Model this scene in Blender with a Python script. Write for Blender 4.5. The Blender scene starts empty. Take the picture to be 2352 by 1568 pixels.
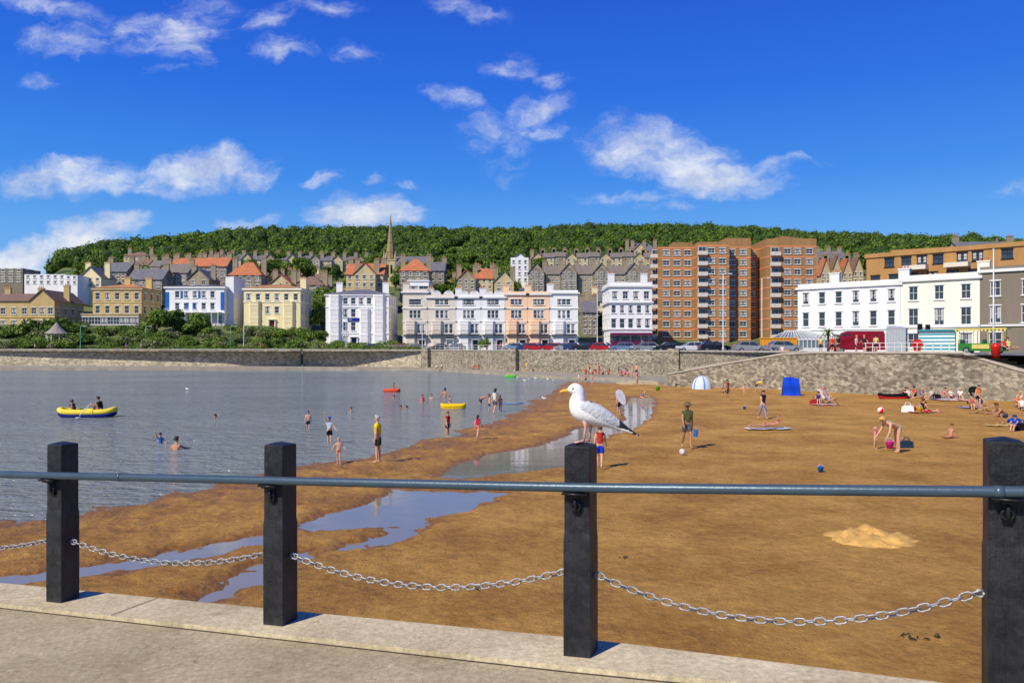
import bpy, math, random, time
import numpy as np
from mathutils import Vector, Matrix, noise
T0=time.time()
R=random.Random(7); NR=np.random.RandomState(5)
F=1830.0; CX=1176.0; HV=800.0; EYE=4.0
scene=bpy.context.scene; COL=scene.collection
def at(u,D): return (u-CX)/F*D
def zz(v,D): return EYE-(v-HV)/F*D
def rad(a): return math.radians(a)
def lin(*c): 
    return tuple(((x/255)/12.92 if x/255<=.04045 else ((x/255+.055)/1.055)**2.4) for x in c)
# ------------------------------------------------------------ materials
MATS={}
def newmat(name):
    m=bpy.data.materials.new(name); m.use_nodes=True
    nt=m.node_tree; b=nt.nodes['Principled BSDF']
    return m,nt,b
def ramp2(nt,fac,c0,c1,p0=.3,p1=.7):
    r=nt.nodes.new('ShaderNodeValToRGB'); e=r.color_ramp.elements
    e[0].position=p0; e[1].position=p1
    e[0].color=(*c0,1); e[1].color=(*c1,1)
    nt.links.new(fac,r.inputs[0]); return r
def noiseN(nt,vec,scale,detail=4,rough=.55):
    n=nt.nodes.new('ShaderNodeTexNoise'); n.inputs['Scale'].default_value=scale
    n.inputs['Detail'].default_value=detail; n.inputs['Roughness'].default_value=rough
    nt.links.new(vec,n.inputs['Vector']); return n
def mat(name,c,rough=.7,var=.15,scale=1.5,bump=0.,bscale=20.,metal=0.,spec=.4,streak=False):
    if name in MATS: return MATS[name]
    m,nt,b=newmat(name)
    tc=nt.nodes.new('ShaderNodeTexCoord'); v=tc.outputs['Object']
    if streak:
        mp=nt.nodes.new('ShaderNodeMapping'); mp.inputs['Scale'].default_value=(1,1,.25)
        nt.links.new(v,mp.inputs[0]); v=mp.outputs[0]
    n=noiseN(nt,v,scale,5,.65)
    r=ramp2(nt,n.outputs[0],tuple(x*(1-var) for x in c),tuple(min(1,x*(1+var)) for x in c))
    nt.links.new(r.outputs[0],b.inputs['Base Color'])
    b.inputs['Roughness'].default_value=rough; b.inputs['Metallic'].default_value=metal
    b.inputs['Specular IOR Level'].default_value=spec
    if bump>0:
        n2=noiseN(nt,tc.outputs['Object'],bscale,4,.6)
        bp=nt.nodes.new('ShaderNodeBump'); bp.inputs['Strength'].default_value=bump
        bp.inputs['Distance'].default_value=.02
        nt.links.new(n2.outputs[0],bp.inputs['Height']); nt.links.new(bp.outputs[0],b.inputs['Normal'])
    MATS[name]=m; return m
def stone(name,c1,c2,mortar,scale=1.6,zs=1.8):
    if name in MATS: return MATS[name]
    m,nt,b=newmat(name)
    tc=nt.nodes.new('ShaderNodeTexCoord'); mp=nt.nodes.new('ShaderNodeMapping')
    mp.inputs['Scale'].default_value=(scale,scale,scale*zs); nt.links.new(tc.outputs['Object'],mp.inputs[0])
    v1=nt.nodes.new('ShaderNodeTexVoronoi'); v1.inputs['Scale'].default_value=1; nt.links.new(mp.outputs[0],v1.inputs['Vector'])
    v2=nt.nodes.new('ShaderNodeTexVoronoi'); v2.feature='DISTANCE_TO_EDGE'; v2.inputs['Scale'].default_value=1; nt.links.new(mp.outputs[0],v2.inputs['Vector'])
    sp=nt.nodes.new('ShaderNodeSeparateColor'); nt.links.new(v1.outputs['Color'],sp.inputs[0])
    r=ramp2(nt,sp.outputs[0],c1,c2,.1,.9)
    n=noiseN(nt,tc.outputs['Object'],.3,6,.75)
    r2=ramp2(nt,n.outputs[0],(.68,.68,.66),(1.2,1.17,1.12),.35,.65)
    mx=nt.nodes.new('ShaderNodeMix'); mx.data_type='RGBA'; mx.blend_type='MULTIPLY'; mx.inputs[0].default_value=1
    nt.links.new(r.outputs[0],mx.inputs[6]); nt.links.new(r2.outputs[0],mx.inputs[7])
    r3=ramp2(nt,v2.outputs['Distance'],(1,1,1),(0,0,0),.02,.07)
    m2=nt.nodes.new('ShaderNodeMix'); m2.data_type='RGBA'; m2.inputs[7].default_value=(*mortar,1)
    nt.links.new(r3.outputs[0],m2.inputs[0]); nt.links.new(mx.outputs[2],m2.inputs[6])
    nt.links.new(m2.outputs[2],b.inputs['Base Color']); b.inputs['Roughness'].default_value=.9
    bp=nt.nodes.new('ShaderNodeBump'); bp.inputs['Strength'].default_value=.6; bp.inputs['Distance'].default_value=.05
    nt.links.new(v2.outputs['Distance'],bp.inputs['Height']); nt.links.new(bp.outputs[0],b.inputs['Normal'])
    MATS[name]=m; return m
def foliage(name,dark,light,ns=.12):
    if name in MATS: return MATS[name]
    m,nt,b=newmat(name)
    g=nt.nodes.new('ShaderNodeNewGeometry')
    n=noiseN(nt,g.outputs['Position'],ns,3,.6)
    a=nt.nodes.new('ShaderNodeMath'); a.operation='MULTIPLY_ADD'; a.inputs[1].default_value=.38; 
    nt.links.new(g.outputs['Random Per Island'],a.inputs[0]); nt.links.new(n.outputs[0],a.inputs[2])
    r=ramp2(nt,a.outputs[0],dark,light,.42,.98)
    nt.links.new(r.outputs[0],b.inputs['Base Color']); b.inputs['Roughness'].default_value=.7
    b.inputs['Specular IOR Level'].default_value=.15
    tr=nt.nodes.new('ShaderNodeBsdfTranslucent'); nt.links.new(r.outputs[0],tr.inputs[0])
    ms=nt.nodes.new('ShaderNodeMixShader'); ms.inputs[0].default_value=.2
    nt.links.new(b.outputs[0],ms.inputs[1]); nt.links.new(tr.outputs[0],ms.inputs[2])
    nt.links.new(ms.outputs[0],nt.nodes['Material Output'].inputs[0])
    MATS[name]=m; return m
def cloth(c):
    return mat('cloth_%d_%d_%d'%c,tuple(x*.9 for x in lin(*c)),.85,.15,8,.2,30,spec=.15)
def paint(c,rough=.35):
    return mat('paint_%d_%d_%d'%c,tuple(x*.85 for x in lin(*c)),rough,.06,1.5,spec=.5)
# ------------------------------------------------------------ mesh helper
class MB:
    def __init__(s): s.v=[];s.f=[];s.m=[]
    def add(s,vs,fs,mi=0):
        o=len(s.v); s.v+= [tuple(v) for v in vs]; s.f+=[tuple(i+o for i in f) for f in fs]; s.m+=[mi]*len(fs); return s
    def box(s,cx,cy,cz,sx,sy,sz,mi=0,rz=0):
        c,sn=math.cos(rz),math.sin(rz); vs=[]
        for k in (-.5,.5):
            for a,b in ((-.5,-.5),(.5,-.5),(.5,.5),(-.5,.5)):
                x,y=a*sx,b*sy; vs.append((cx+x*c-y*sn,cy+x*sn+y*c,cz+k*sz))
        return s.add(vs,[(0,3,2,1),(4,5,6,7),(0,1,5,4),(1,2,6,5),(2,3,7,6),(3,0,4,7)],mi)
    def tube(s,pts,r,n=8,mi=0,closed=False,caps=True):
        P=[Vector(p) for p in pts]; m=len(P); rr=r if isinstance(r,(list,tuple)) else [r]*m
        vs=[];up=None
        for i in range(m):
            if closed: t=P[(i+1)%m]-P[(i-1)%m]
            else: t=P[min(i+1,m-1)]-P[max(i-1,0)]
            t.normalize()
            if up is None: up=Vector((0,0,1)) if abs(t.z)<.9 else Vector((1,0,0))
            a=t.cross(up); 
            if a.length<1e-4: a=t.cross(Vector((0,1,0)))
            a.normalize(); b=a.cross(t); up=b
            for k in range(n):
                th=2*math.pi*k/n; vs.append(P[i]+(a*math.cos(th)+b*math.sin(th))*rr[i])
        fs=[]
        for i in range(m if closed else m-1):
            j=(i+1)%m
            for k in range(n): fs.append((i*n+k,i*n+(k+1)%n,j*n+(k+1)%n,j*n+k))
        if caps and not closed: fs.append(tuple(range(n-1,-1,-1))); fs.append(tuple((m-1)*n+k for k in range(n)))
        return s.add(vs,fs,mi)
    def lathe(s,prof,n=16,c=(0,0,0),mi=0):
        vs=[(c[0]+r*math.cos(2*math.pi*k/n),c[1]+r*math.sin(2*math.pi*k/n),c[2]+z) for r,z in prof for k in range(n)]
        fs=[(i*n+k,i*n+(k+1)%n,(i+1)*n+(k+1)%n,(i+1)*n+k) for i in range(len(prof)-1) for k in range(n)]
        fs.append(tuple(range(n-1,-1,-1))); fs.append(tuple((len(prof)-1)*n+k for k in range(n)))
        return s.add(vs,fs,mi)
    def sphere(s,c,r,nu=12,nv=8,mi=0):
        if not isinstance(r,(tuple,list)): r=(r,r,r)
        vs=[];fs=[]
        for j in range(nv+1):
            ph=math.pi*j/nv
            for k in range(nu):
                th=2*math.pi*k/nu
                vs.append((c[0]+r[0]*math.sin(ph)*math.cos(th),c[1]+r[1]*math.sin(ph)*math.sin(th),c[2]+r[2]*math.cos(ph)))
        for j in range(nv):
            for k in range(nu): fs.append((j*nu+k,(j+1)*nu+k,(j+1)*nu+(k+1)%nu,j*nu+(k+1)%nu))
        return s.add(vs,fs,mi)
    def prism(s,poly,y0,y1,mi=0):
        n=len(poly); vs=[(x,y0,z) for x,z in poly]+[(x,y1,z) for x,z in poly]
        fs=[tuple(range(n)),tuple(range(2*n-1,n-1,-1))]+[(i,i+n,(i+1)%n+n,(i+1)%n) for i in range(n)]
        return s.add(vs,fs,mi)
    def mesh(s,name,mats,smooth=False):
        me=bpy.data.meshes.new(name); me.from_pydata(s.v,[],s.f)
        for m in mats: me.materials.append(m)
        me.polygons.foreach_set('material_index',s.m)
        if smooth: me.polygons.foreach_set('use_smooth',[True]*len(s.f))
        me.update(); return me
def npmesh(name,V,Fq,mats,smooth=False):
    V=np.asarray(V,dtype=np.float32); Fq=np.asarray(Fq,dtype=np.int32); k=Fq.shape[1]
    me=bpy.data.meshes.new(name); me.vertices.add(len(V)); me.vertices.foreach_set('co',V.ravel())
    me.loops.add(Fq.size); me.loops.foreach_set('vertex_index',Fq.ravel())
    me.polygons.add(len(Fq)); me.polygons.foreach_set('loop_start',np.arange(0,Fq.size,k,dtype=np.int32))
    try: me.polygons.foreach_set('loop_total',np.full(len(Fq),k,dtype=np.int32))
    except Exception: pass
    me.polygons.foreach_set('use_smooth',np.full(len(Fq),smooth))
    for m in mats: me.materials.append(m)
    me.update(calc_edges=True); return me
def put(name,data,parent=None,loc=(0,0,0),rot=(0,0,0),sc=(1,1,1),label=None,cat=None,group=None,kind=None,sm=None):
    o=bpy.data.objects.new(name,data); COL.objects.link(o)
    o.location=loc; o.rotation_euler=rot; o.scale=sc if isinstance(sc,(tuple,list)) else (sc,sc,sc)
    if parent is not None: o.parent=parent
    if label: o['label']=label
    if cat and parent is None: o['category']=cat
    if group: o['group']=group
    if kind: o['kind']=kind
    if sm:
        for i,m in sm.items():
            o.material_slots[i].link='OBJECT'; o.material_slots[i].material=m
    return o
def thing(name,label,cat,loc=(0,0,0),rz=0,group=None,sc=1):
    return put(name,None,None,loc,(0,0,rz),sc,label,cat,group)
def copytree(o,kids,loc,rz,sc=1,label=None):
    n=o.copy(); COL.objects.link(n); n.location=loc; n.rotation_euler=(0,0,rz); n.scale=(sc,sc,sc)
    if label: n['label']=label
    for k in kids:
        c=k.copy(); c.parent=n; COL.objects.link(c)
    return n
# ------------------------------------------------------------ people meshes (built first, scene is empty)
def skinmesh(verts,edges,radii,root,sub=2):
    me=bpy.data.meshes.new('t'); me.from_pydata([tuple(v) for v in verts],edges,[])
    ob=bpy.data.objects.new('t',me); COL.objects.link(ob)
    ob.modifiers.new('s','SKIN'); sv=me.skin_vertices[0].data
    for i,r in enumerate(radii): sv[i].radius=(r,r); sv[i].use_root=(i==root)
    sb=ob.modifiers.new('b','SUBSURF'); sb.levels=sub; sb.render_levels=sub
    dg=bpy.context.evaluated_depsgraph_get(); dg.update()
    m2=bpy.data.meshes.new_from_object(ob.evaluated_get(dg))
    V=[tuple(v.co) for v in m2.vertices]; Fc=[tuple(p.vertices) for p in m2.polygons]
    bpy.data.objects.remove(ob); bpy.data.meshes.remove(me); bpy.data.meshes.remove(m2)
    return V,Fc
SKIN=mat('skin_light',(.62,.34,.21),.55,.08,6,spec=.3)
SKIN2=mat('skin_tan',(.45,.22,.12),.55,.08,6,spec=.3)
EYE_M=mat('eye_dark',(.02,.015,.01),.3,.01); LIP=mat('lip',(.4,.12,.1),.5,.05)
PM={}
def mkpose(key,T=2,LT=3,RT=-3,LS=0,RS=-4,LA=0,RA=4,LE=12,RE=14,bL=9,bR=9,H=0,sp=0):
    up=Vector((0,-math.sin(rad(T)),math.cos(rad(T)))); uh=Vector((0,-math.sin(rad(T+H)),math.cos(rad(T+H))))
    fw=Vector((0,-math.cos(rad(T+H)),-math.sin(rad(T+H)))); X=Vector((1,0,0))
    def dn(a,b=0,s=1): return Vector((s*math.sin(rad(b)),-math.sin(rad(a))*math.cos(rad(b)),-math.cos(rad(a))*math.cos(rad(b))))
    V=[];E=[];Rr=[];ix={}
    def a(n,p,r,par=None):
        ix[n]=len(V); V.append(Vector(p)); Rr.append(r)
        if par: E.append((ix[par],ix[n]))
    a('pel',(0,0,0),.125); a('waist',up*.17,.115,'pel'); a('chest',up*.36,.135,'waist'); a('nb',up*.48,.07,'chest')
    a('neck',up*.5+uh*.05,.052,'nb'); a('jaw',up*.5+uh*.11+fw*.018,.066,'neck'); a('head',up*.5+uh*.175+fw*.008,.088,'jaw'); a('crown',up*.5+uh*.225-fw*.005,.06,'head')
    for s,A,B,b in ((1,LA,LE,bL),(-1,RA,RE,bR)):
        q='L' if s>0 else 'R'
        sh=up*.425+X*s*.165; a('sh'+q,sh,.062,'chest'); d1=dn(A,b,s); a('mid'+q,sh+d1*.13,.05,'sh'+q); el=sh+d1*.28; a('el'+q,el,.04,'mid'+q)
        d2=dn(A+B,b*.6,s); wr=el+d2*.25; a('wr'+q,wr,.026,'el'+q); pm=wr+d2*.06; a('pm'+q,pm,.032,'wr'+q)
        fwd=Vector((0,d2.z,-d2.y))
        if fwd.length<1e-3: fwd=Vector((0,1,0))
        fwd.normalize(); inn=Vector((-s,0,0))
        for k,(o,L) in enumerate(((-.027,.068),(-.009,.08),(.009,.075),(.026,.058))):
            b0=pm+d2*.028+fwd*o; n1='f%d%s'%(k,q); a(n1,b0,.0095,'pm'+q); a(n1+'b',b0+d2*L*.5+inn*.006,.0085,n1); a(n1+'c',b0+d2*L+inn*.022,.0065,n1+'b')
        t0=pm-fwd*.032-d2*.01; a('th'+q,t0,.011,'pm'+q); a('th2'+q,t0+d2*.03-fwd*.014+inn*.008,.009,'th'+q)
    for s,A,B in ((1,LT,LS),(-1,RT,RS)):
        q='L' if s>0 else 'R'
        hp=X*s*.085-up*.05; a('hp'+q,hp,.095,'pel'); d1=dn(A,sp,s); kn=hp+d1*.42; a('tm'+q,hp+d1*.2,.08,'hp'+q); a('kn'+q,kn,.054,'tm'+q)
        d2=dn(B,0,s); a('cf'+q,kn+d2*.14,.054,'kn'+q); an=kn+d2*.41; a('an'+q,an,.034,'cf'+q)
        f=Vector((0,-math.cos(rad(B)),math.sin(rad(B))))
        a('ft'+q,an+d2*.045+f*.06,.036,'an'+q); a('to'+q,an+d2*.055+f*.16,.024,'ft'+q)
    mz=min(V[i].z-Rr[i] for i in range(len(V)))
    for v in V: v.z-=mz
    P={n:V[i] for n,i in ix.items()}; RD={n:Rr[i] for n,i in ix.items()}
    bv,bf=skinmesh(V,E,Rr,0)
    mb=MB(); mb.add(bv,bf,0)
    hd=P['head']
    mb.sphere(hd+fw*.094-uh*.03,(.014,.018,.02),8,6,0)
    for s in (1,-1):
        mb.sphere(hd+fw*.08+X*s*.033+uh*.002,.012,8,6,1); mb.sphere(hd+X*s*.088-uh*.012,(.012,.02,.03),8,6,0)
    mb.sphere(hd+fw*.076-uh*.066,(.024,.01,.008),8,6,2)
    D={'body':mb.mesh('body',[SKIN,EYE_M,LIP],True)}
    def sub(names,edges,inf,extra={},root=0,nm='x'):
        vs=[P[n] if n in P else extra[n][0] for n in names]; rs=[(RD[n]+inf) if n in RD else extra[n][1] for n in names]
        v,f=skinmesh(vs,[(names.index(x),names.index(y)) for x,y in edges],rs,root); m=MB(); m.add(v,f,0); return m.mesh(nm,[SKIN],True)
    D['tee']=sub(['chest','waist','pel','nb','shL','midL','shR','midR'],[('chest','waist'),('waist','pel'),('chest','nb'),('chest','shL'),('shL','midL'),('chest','shR'),('shR','midR')],.022,nm='shirt')
    D['tank']=sub(['chest','waist','pel','c2'],[('chest','waist'),('waist','pel'),('chest','c2')],.02,{'c2':(P['chest']+up*.05,.12)},nm='top')
    D['band']=sub(['a','b'],[('a','b')],0,{'a':(P['chest']-up*.06,.14),'b':(P['chest']+up*.03,.15)},nm='swimsuit_top')
    kL=P['hpL'].lerp(P['knL'],.75); kR=P['hpR'].lerp(P['knR'],.75); bL_=P['hpL'].lerp(P['knL'],.2); bR_=P['hpR'].lerp(P['knR'],.2)
    ed=[('pel','w'),('pel','hpL'),('hpL','a'),('pel','hpR'),('hpR','b')]
    D['shorts']=sub(['pel','w','hpL','a','hpR','b'],ed,.024,{'w':(P['pel'].lerp(P['waist'],.4),.14),'a':(kL,.095),'b':(kR,.095)},nm='shorts')
    D['brief']=sub(['pel','w','hpL','a','hpR','b'],ed,.016,{'w':(P['pel'].lerp(P['waist'],.2),.135),'a':(bL_,.1),'b':(bR_,.1)},nm='swimming_trunks')
    D['trouser']=sub(['pel','w','hpL','a','hpR','b','anL','anR'],ed+[('a','anL'),('b','anR')],.026,{'w':(P['pel'].lerp(P['waist'],.4),.14),'a':(P['knL'],.08),'b':(P['knR'],.08)},nm='trousers')
    h=MB()
    c=hd-fw*.012+uh*.02; n=14
    fs=[];vs=[]
    for j in range(9):
        ph=math.pi*j/8*.62
        for k in range(n):
            th=2*math.pi*k/n; fy=math.sin(ph)*math.sin(th)
            rr=.104*(1+.05*noise.noise(Vector((k*.7,j*.9,3))))
            pt=c+X*(math.sin(ph)*math.cos(th)*rr*.98)+fw*(-fy*rr*1.02)+uh*(math.cos(ph)*rr*1.02)
            if fy<-.25: pt+=uh*(.05*min(1,ph)) -fw*.012*j/8
            vs.append(pt)
    for j in range(8):
        for k in range(n): fs.append((j*n+k,(j+1)*n+k,(j+1)*n+(k+1)%n,j*n+(k+1)%n))
    h.add(vs,fs,0); D['hair']=h.mesh('hair',[SKIN],True)
    h2=MB(); h2.v=list(h.v);h2.f=list(h.f);h2.m=list(h.m); h2.sphere(c-fw*.07-uh*.1,(.07,.05,.14),10,8,0)
    D['long']=h2.mesh('hair',[SKIN],True)
    ht=MB(); q=Matrix(((X.x,-fw.x,uh.x),(X.y,-fw.y,uh.y),(X.z,-fw.z,uh.z)))
    ht.lathe([(.19,-.01),(.185,.0),(.11,.015),(.105,.09),(.08,.105),(.01,.105)],16)
    ht.v=[tuple(q@Vector(v)+hd+uh*.045) for v in ht.v]; D['hat']=ht.mesh('hat',[SKIN],True)
    cp=MB(); cp.lathe([(.102,0),(.1,.05),(.07,.09),(.01,.1)],16); cp.box(0,-.13,.01,.13,.12,.012)
    cp.v=[tuple(q@Vector(v)+hd+uh*.03) for v in cp.v]; D['cap']=cp.mesh('cap',[SKIN],True)
    D['P']=P; PM[key]=D
mkpose('stand'); mkpose('walk',T=4,LT=22,RT=-16,LS=10,RS=-34,LA=-18,RA=22,LE=20,RE=25)
mkpose('reach',T=5,LT=6,RT=-8,RA=65,RE=15,LA=10,LE=40,bR=15,bL=20); mkpose('raise',T=-3,LT=10,RT=-8,RA=150,RE=15,LA=20,LE=30,bR=20,bL=25)
mkpose('bend',T=72,LT=8,RT=2,LS=-6,RS=-10,LA=15,RA=25,LE=20,RE=10,H=-25); mkpose('crouch',T=45,LT=105,RT=95,LS=-25,RS=-28,LA=50,RA=55,LE=15,RE=25,H=-20,sp=12)
mkpose('sit',T=-18,LT=82,RT=78,LS=95,RS=100,LA=-30,RA=20,LE=5,RE=50,bL=20,H=15); mkpose('knees',T=12,LT=125,RT=120,LS=20,RS=24,LA=60,RA=55,LE=25,RE=30,H=8)
mkpose('chair',T=-22,LT=84,RT=80,LS=22,RS=30,LA=15,RA=15,LE=60,RE=65,H=18); mkpose('prone',T=82,LT=-90,RT=-90,LS=-92,RS=-92,LA=110,RA=120,LE=40,RE=45,bL=35,bR=30,H=-35)
mkpose('hips',T=0,LT=4,RT=-4,LA=-15,RA=-15,LE=70,RE=70,bL=35,bR=35)
HAIRC={'dark':(40,25,18),'brown':(90,58,32),'blond':(205,170,100),'grey':(175,172,165),'ginger':(150,80,40)}
GRP_P='people on the beach and promenade'
def figure(x,y,z,pose='stand',h=1.7,rot=0,top=None,bot=None,hair='brown',label='person standing on the sand',topc=(255,255,255),botc=(40,50,90),hat=None,hatc=(200,190,160),skin=0,long=False,parent=None):
    D=PM[pose]; s=h/1.77
    e=thing('person',label,'person',(x,y,z),rad(rot),GRP_P,s)
    put('body',D['body'],e,sm={0:SKIN2 if skin else SKIN})
    if top: put({'tee':'shirt','tank':'vest_top','band':'swimsuit_top'}[top],D[top],e,sm={0:cloth(topc)})
    if bot: put({'shorts':'shorts','brief':'swimming_trunks','trouser':'trousers'}[bot],D[bot],e,sm={0:cloth(botc)})
    if hair: put('hair',D['long' if long else 'hair'],e,sm={0:mat('hair_'+hair,lin(*HAIRC[hair]),.6,.25,15)})
    if hat: put('hat' if hat=='hat' else 'cap',D[hat],e,sm={0:cloth(hatc)})
    return e
print('poses',time.time()-T0)
# ------------------------------------------------------------ camera, world, sun
cd=bpy.data.cameras.new('Camera'); cam=bpy.data.objects.new('Camera',cd); COL.objects.link(cam)
cam.location=(0,0,EYE); cam.rotation_euler=(rad(90),0,0); cd.sensor_width=36; cd.lens=36*F/2352; cd.shift_y=16/2352; cd.clip_end=20000; cd.clip_start=.1
scene.camera=cam
SE=rad(42); sd=Vector((-.68,-.73,0)).normalized()   # towards the sun
sdir=Vector((sd.x*math.cos(SE),sd.y*math.cos(SE),math.sin(SE)))
sl=bpy.data.lights.new('Sun','SUN'); sl.energy=4.9; sl.angle=rad(.5); sl.color=(1,.91,.75)
so=bpy.data.objects.new('Sun',sl); COL.objects.link(so); so.rotation_euler=sdir.to_track_quat('Z','Y').to_euler(); so.location=(-50,-50,80)
w=bpy.data.worlds.new('World'); scene.world=w; w.use_nodes=True; nt=w.node_tree; N=nt.nodes; L=nt.links
bg=N['Background']; bg.inputs[1].default_value=.1
sky=N.new('ShaderNodeTexSky'); sky.sky_type='NISHITA'; sky.sun_disc=False; sky.sun_elevation=SE; sky.sun_rotation=math.atan2(sd.x,sd.y); sky.ozone_density=3; sky.air_density=1.0; sky.dust_density=.3
tc=N.new('ShaderNodeTexCoord'); sx=N.new('ShaderNodeSeparateXYZ'); L.new(tc.outputs['Generated'],sx.inputs[0])
def M(op,a,b=None,c=None):
    n=N.new('ShaderNodeMath'); n.operation=op
    for i,q in enumerate((a,b,c)):
        if q is None: continue
        if isinstance(q,(int,float)): n.inputs[i].default_value=q
        else: L.new(q,n.inputs[i])
    return n.outputs[0]
ya=M('MAXIMUM',M('ABSOLUTE',sx.outputs[1]),.05)
ax=M('DIVIDE',sx.outputs[0],ya); el=M('DIVIDE',sx.outputs[2],ya)
cv=N.new('ShaderNodeCombineXYZ'); L.new(ax,cv.inputs[0]); L.new(el,cv.inputs[1]); L.new(M('MULTIPLY',M('SIGN',sx.outputs[1]),1.0),cv.inputs[2])
rmp=N.new('ShaderNodeValToRGB'); L.new(sx.outputs[2],rmp.inputs[0]); ee=rmp.color_ramp.elements
stops=[(0,(130,190,245)),(.13,(92,168,244)),(.2,(48,138,240)),(.3,(18,108,232)),(.42,(6,84,215)),(1,(3,60,180))]
ee[0].position=0; ee[0].color=(*lin(*stops[0][1]),1); ee[1].position=1; ee[1].color=(*lin(*stops[-1][1]),1)
for p,c in stops[1:-1]:
    e=ee.new(p); e.color=(*lin(*c),1)
vs=N.new('ShaderNodeVectorMath'); vs.operation='SCALE'; vs.inputs['Scale'].default_value=10; L.new(rmp.outputs[0],vs.inputs[0])
mx=N.new('ShaderNodeMix'); mx.data_type='RGBA'; mx.inputs[0].default_value=.85; L.new(sky.outputs[0],mx.inputs[6]); L.new(vs.outputs[0],mx.inputs[7])
def NZ(vec,scale,det,ro,sclv=(1,1,1)):
    mp=N.new('ShaderNodeMapping'); mp.inputs['Scale'].default_value=sclv; L.new(vec,mp.inputs[0])
    n=N.new('ShaderNodeTexNoise'); n.inputs['Scale'].default_value=scale; n.inputs['Detail'].default_value=det; n.inputs['Roughness'].default_value=ro
    L.new(mp.outputs[0],n.inputs['Vector']); return n
wn=NZ(cv.outputs[0],9,5,.6); wsub=N.new('ShaderNodeVectorMath'); wsub.operation='SUBTRACT'; L.new(wn.outputs['Color'],wsub.inputs[0]); wsub.inputs[1].default_value=(.5,.5,.5)
wsc=N.new('ShaderNodeVectorMath'); wsc.operation='SCALE'; wsc.inputs['Scale'].default_value=.075; L.new(wsub.outputs[0],wsc.inputs[0])
wad=N.new('ShaderNodeVectorMath'); L.new(cv.outputs[0],wad.inputs[0]); L.new(wsc.outputs[0],wad.inputs[1])
blobs=[(150,408,190,62,0,1.1),(450,400,205,55,10,1.1),(580,402,85,45,0,.95),(40,400,80,50,20,.6),(60,590,160,55,15,1.35),(190,552,130,62,12,1.3),(285,520,70,38,0,1.2),(845,498,165,58,0,1.3),(560,510,130,24,0,.75),
(1530,355,225,90,-12,1.1),(1640,400,210,55,-4,1.05),(1780,380,130,26,8,.7),(1420,330,110,50,-10,.65),(1030,222,95,34,-15,.8),(1235,255,100,48,10,.72),(1180,150,95,46,-10,.64),(1275,190,60,32,0,.66),(1140,325,115,80,-40,.5),
(400,60,200,66,12,.75),(170,95,140,54,0,.75),(120,20,190,40,-10,.62),(610,45,100,38,10,.6),(430,125,95,50,-20,.62),(650,115,120,36,0,.5),(750,15,120,36,0,.52),(820,122,80,28,0,.48),(1075,15,120,38,-10,.55),(385,165,60,22,0,.5),
(750,415,55,22,10,.7),(930,422,42,16,0,.55),(850,408,36,16,0,.55),(1265,292,75,24,0,.66),(1520,462,100,16,0,.5),(2330,430,90,22,5,.42),(80,190,80,25,0,.46),(1450,440,170,18,0,.5)]
acc=None
for (u,v,ru,rv,an,stg) in blobs:
    mp=N.new('ShaderNodeMapping'); mp.vector_type='TEXTURE'; mp.inputs['Location'].default_value=((u-CX)/F,(HV-v)/F,1)
    mp.inputs['Rotation'].default_value=(0,0,rad(an)); mp.inputs['Scale'].default_value=(ru/F,rv/F,.5); L.new(wad.outputs[0],mp.inputs[0])
    ln=N.new('ShaderNodeVectorMath'); ln.operation='LENGTH'; L.new(mp.outputs[0],ln.inputs[0])
    o=M('MULTIPLY_ADD',M('POWER',ln.outputs['Value'],1.8),-stg,stg)
    acc=o if acc is None else M('MAXIMUM',acc,o)
acc=M('MAXIMUM',acc,0)
nz=NZ(wad.outputs[0],15,10,.68,(1,2.3,1)); 
den=M('ADD',acc,M('MULTIPLY',M('SUBTRACT',nz.outputs[0],.5),2.7))
mr=N.new('ShaderNodeMapRange'); mr.interpolation_type='SMOOTHSTEP'; L.new(den,mr.inputs[0]); mr.inputs[1].default_value=.0; mr.inputs[2].default_value=1.6
gate=N.new('ShaderNodeMapRange'); L.new(acc,gate.inputs[0]); gate.inputs[1].default_value=0; gate.inputs[2].default_value=.4
fac=M('MULTIPLY',M('MULTIPLY',mr.outputs[0],gate.outputs[0]),.97)
n3=NZ(cv.outputs[0],16,6,.6); cr=N.new('ShaderNodeValToRGB'); L.new(n3.outputs[0],cr.inputs[0]); cr.color_ramp.elements[0].position=.35; cr.color_ramp.elements[1].position=.6
cr.color_ramp.elements[0].color=(*lin(185,198,228),1); cr.color_ramp.elements[1].color=(*lin(242,245,250),1)
cs=N.new('ShaderNodeVectorMath'); cs.operation='SCALE'; cs.inputs['Scale'].default_value=9.8; L.new(cr.outputs[0],cs.inputs[0])
mc=N.new('ShaderNodeMix'); mc.data_type='RGBA'; L.new(fac,mc.inputs[0]); L.new(mx.outputs[2],mc.inputs[6]); L.new(cs.outputs[0],mc.inputs[7])
L.new(mc.outputs[2],bg.inputs[0])
scene.view_settings.view_transform='Standard'; scene.view_settings.look='None'; scene.view_settings.exposure=0
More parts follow.
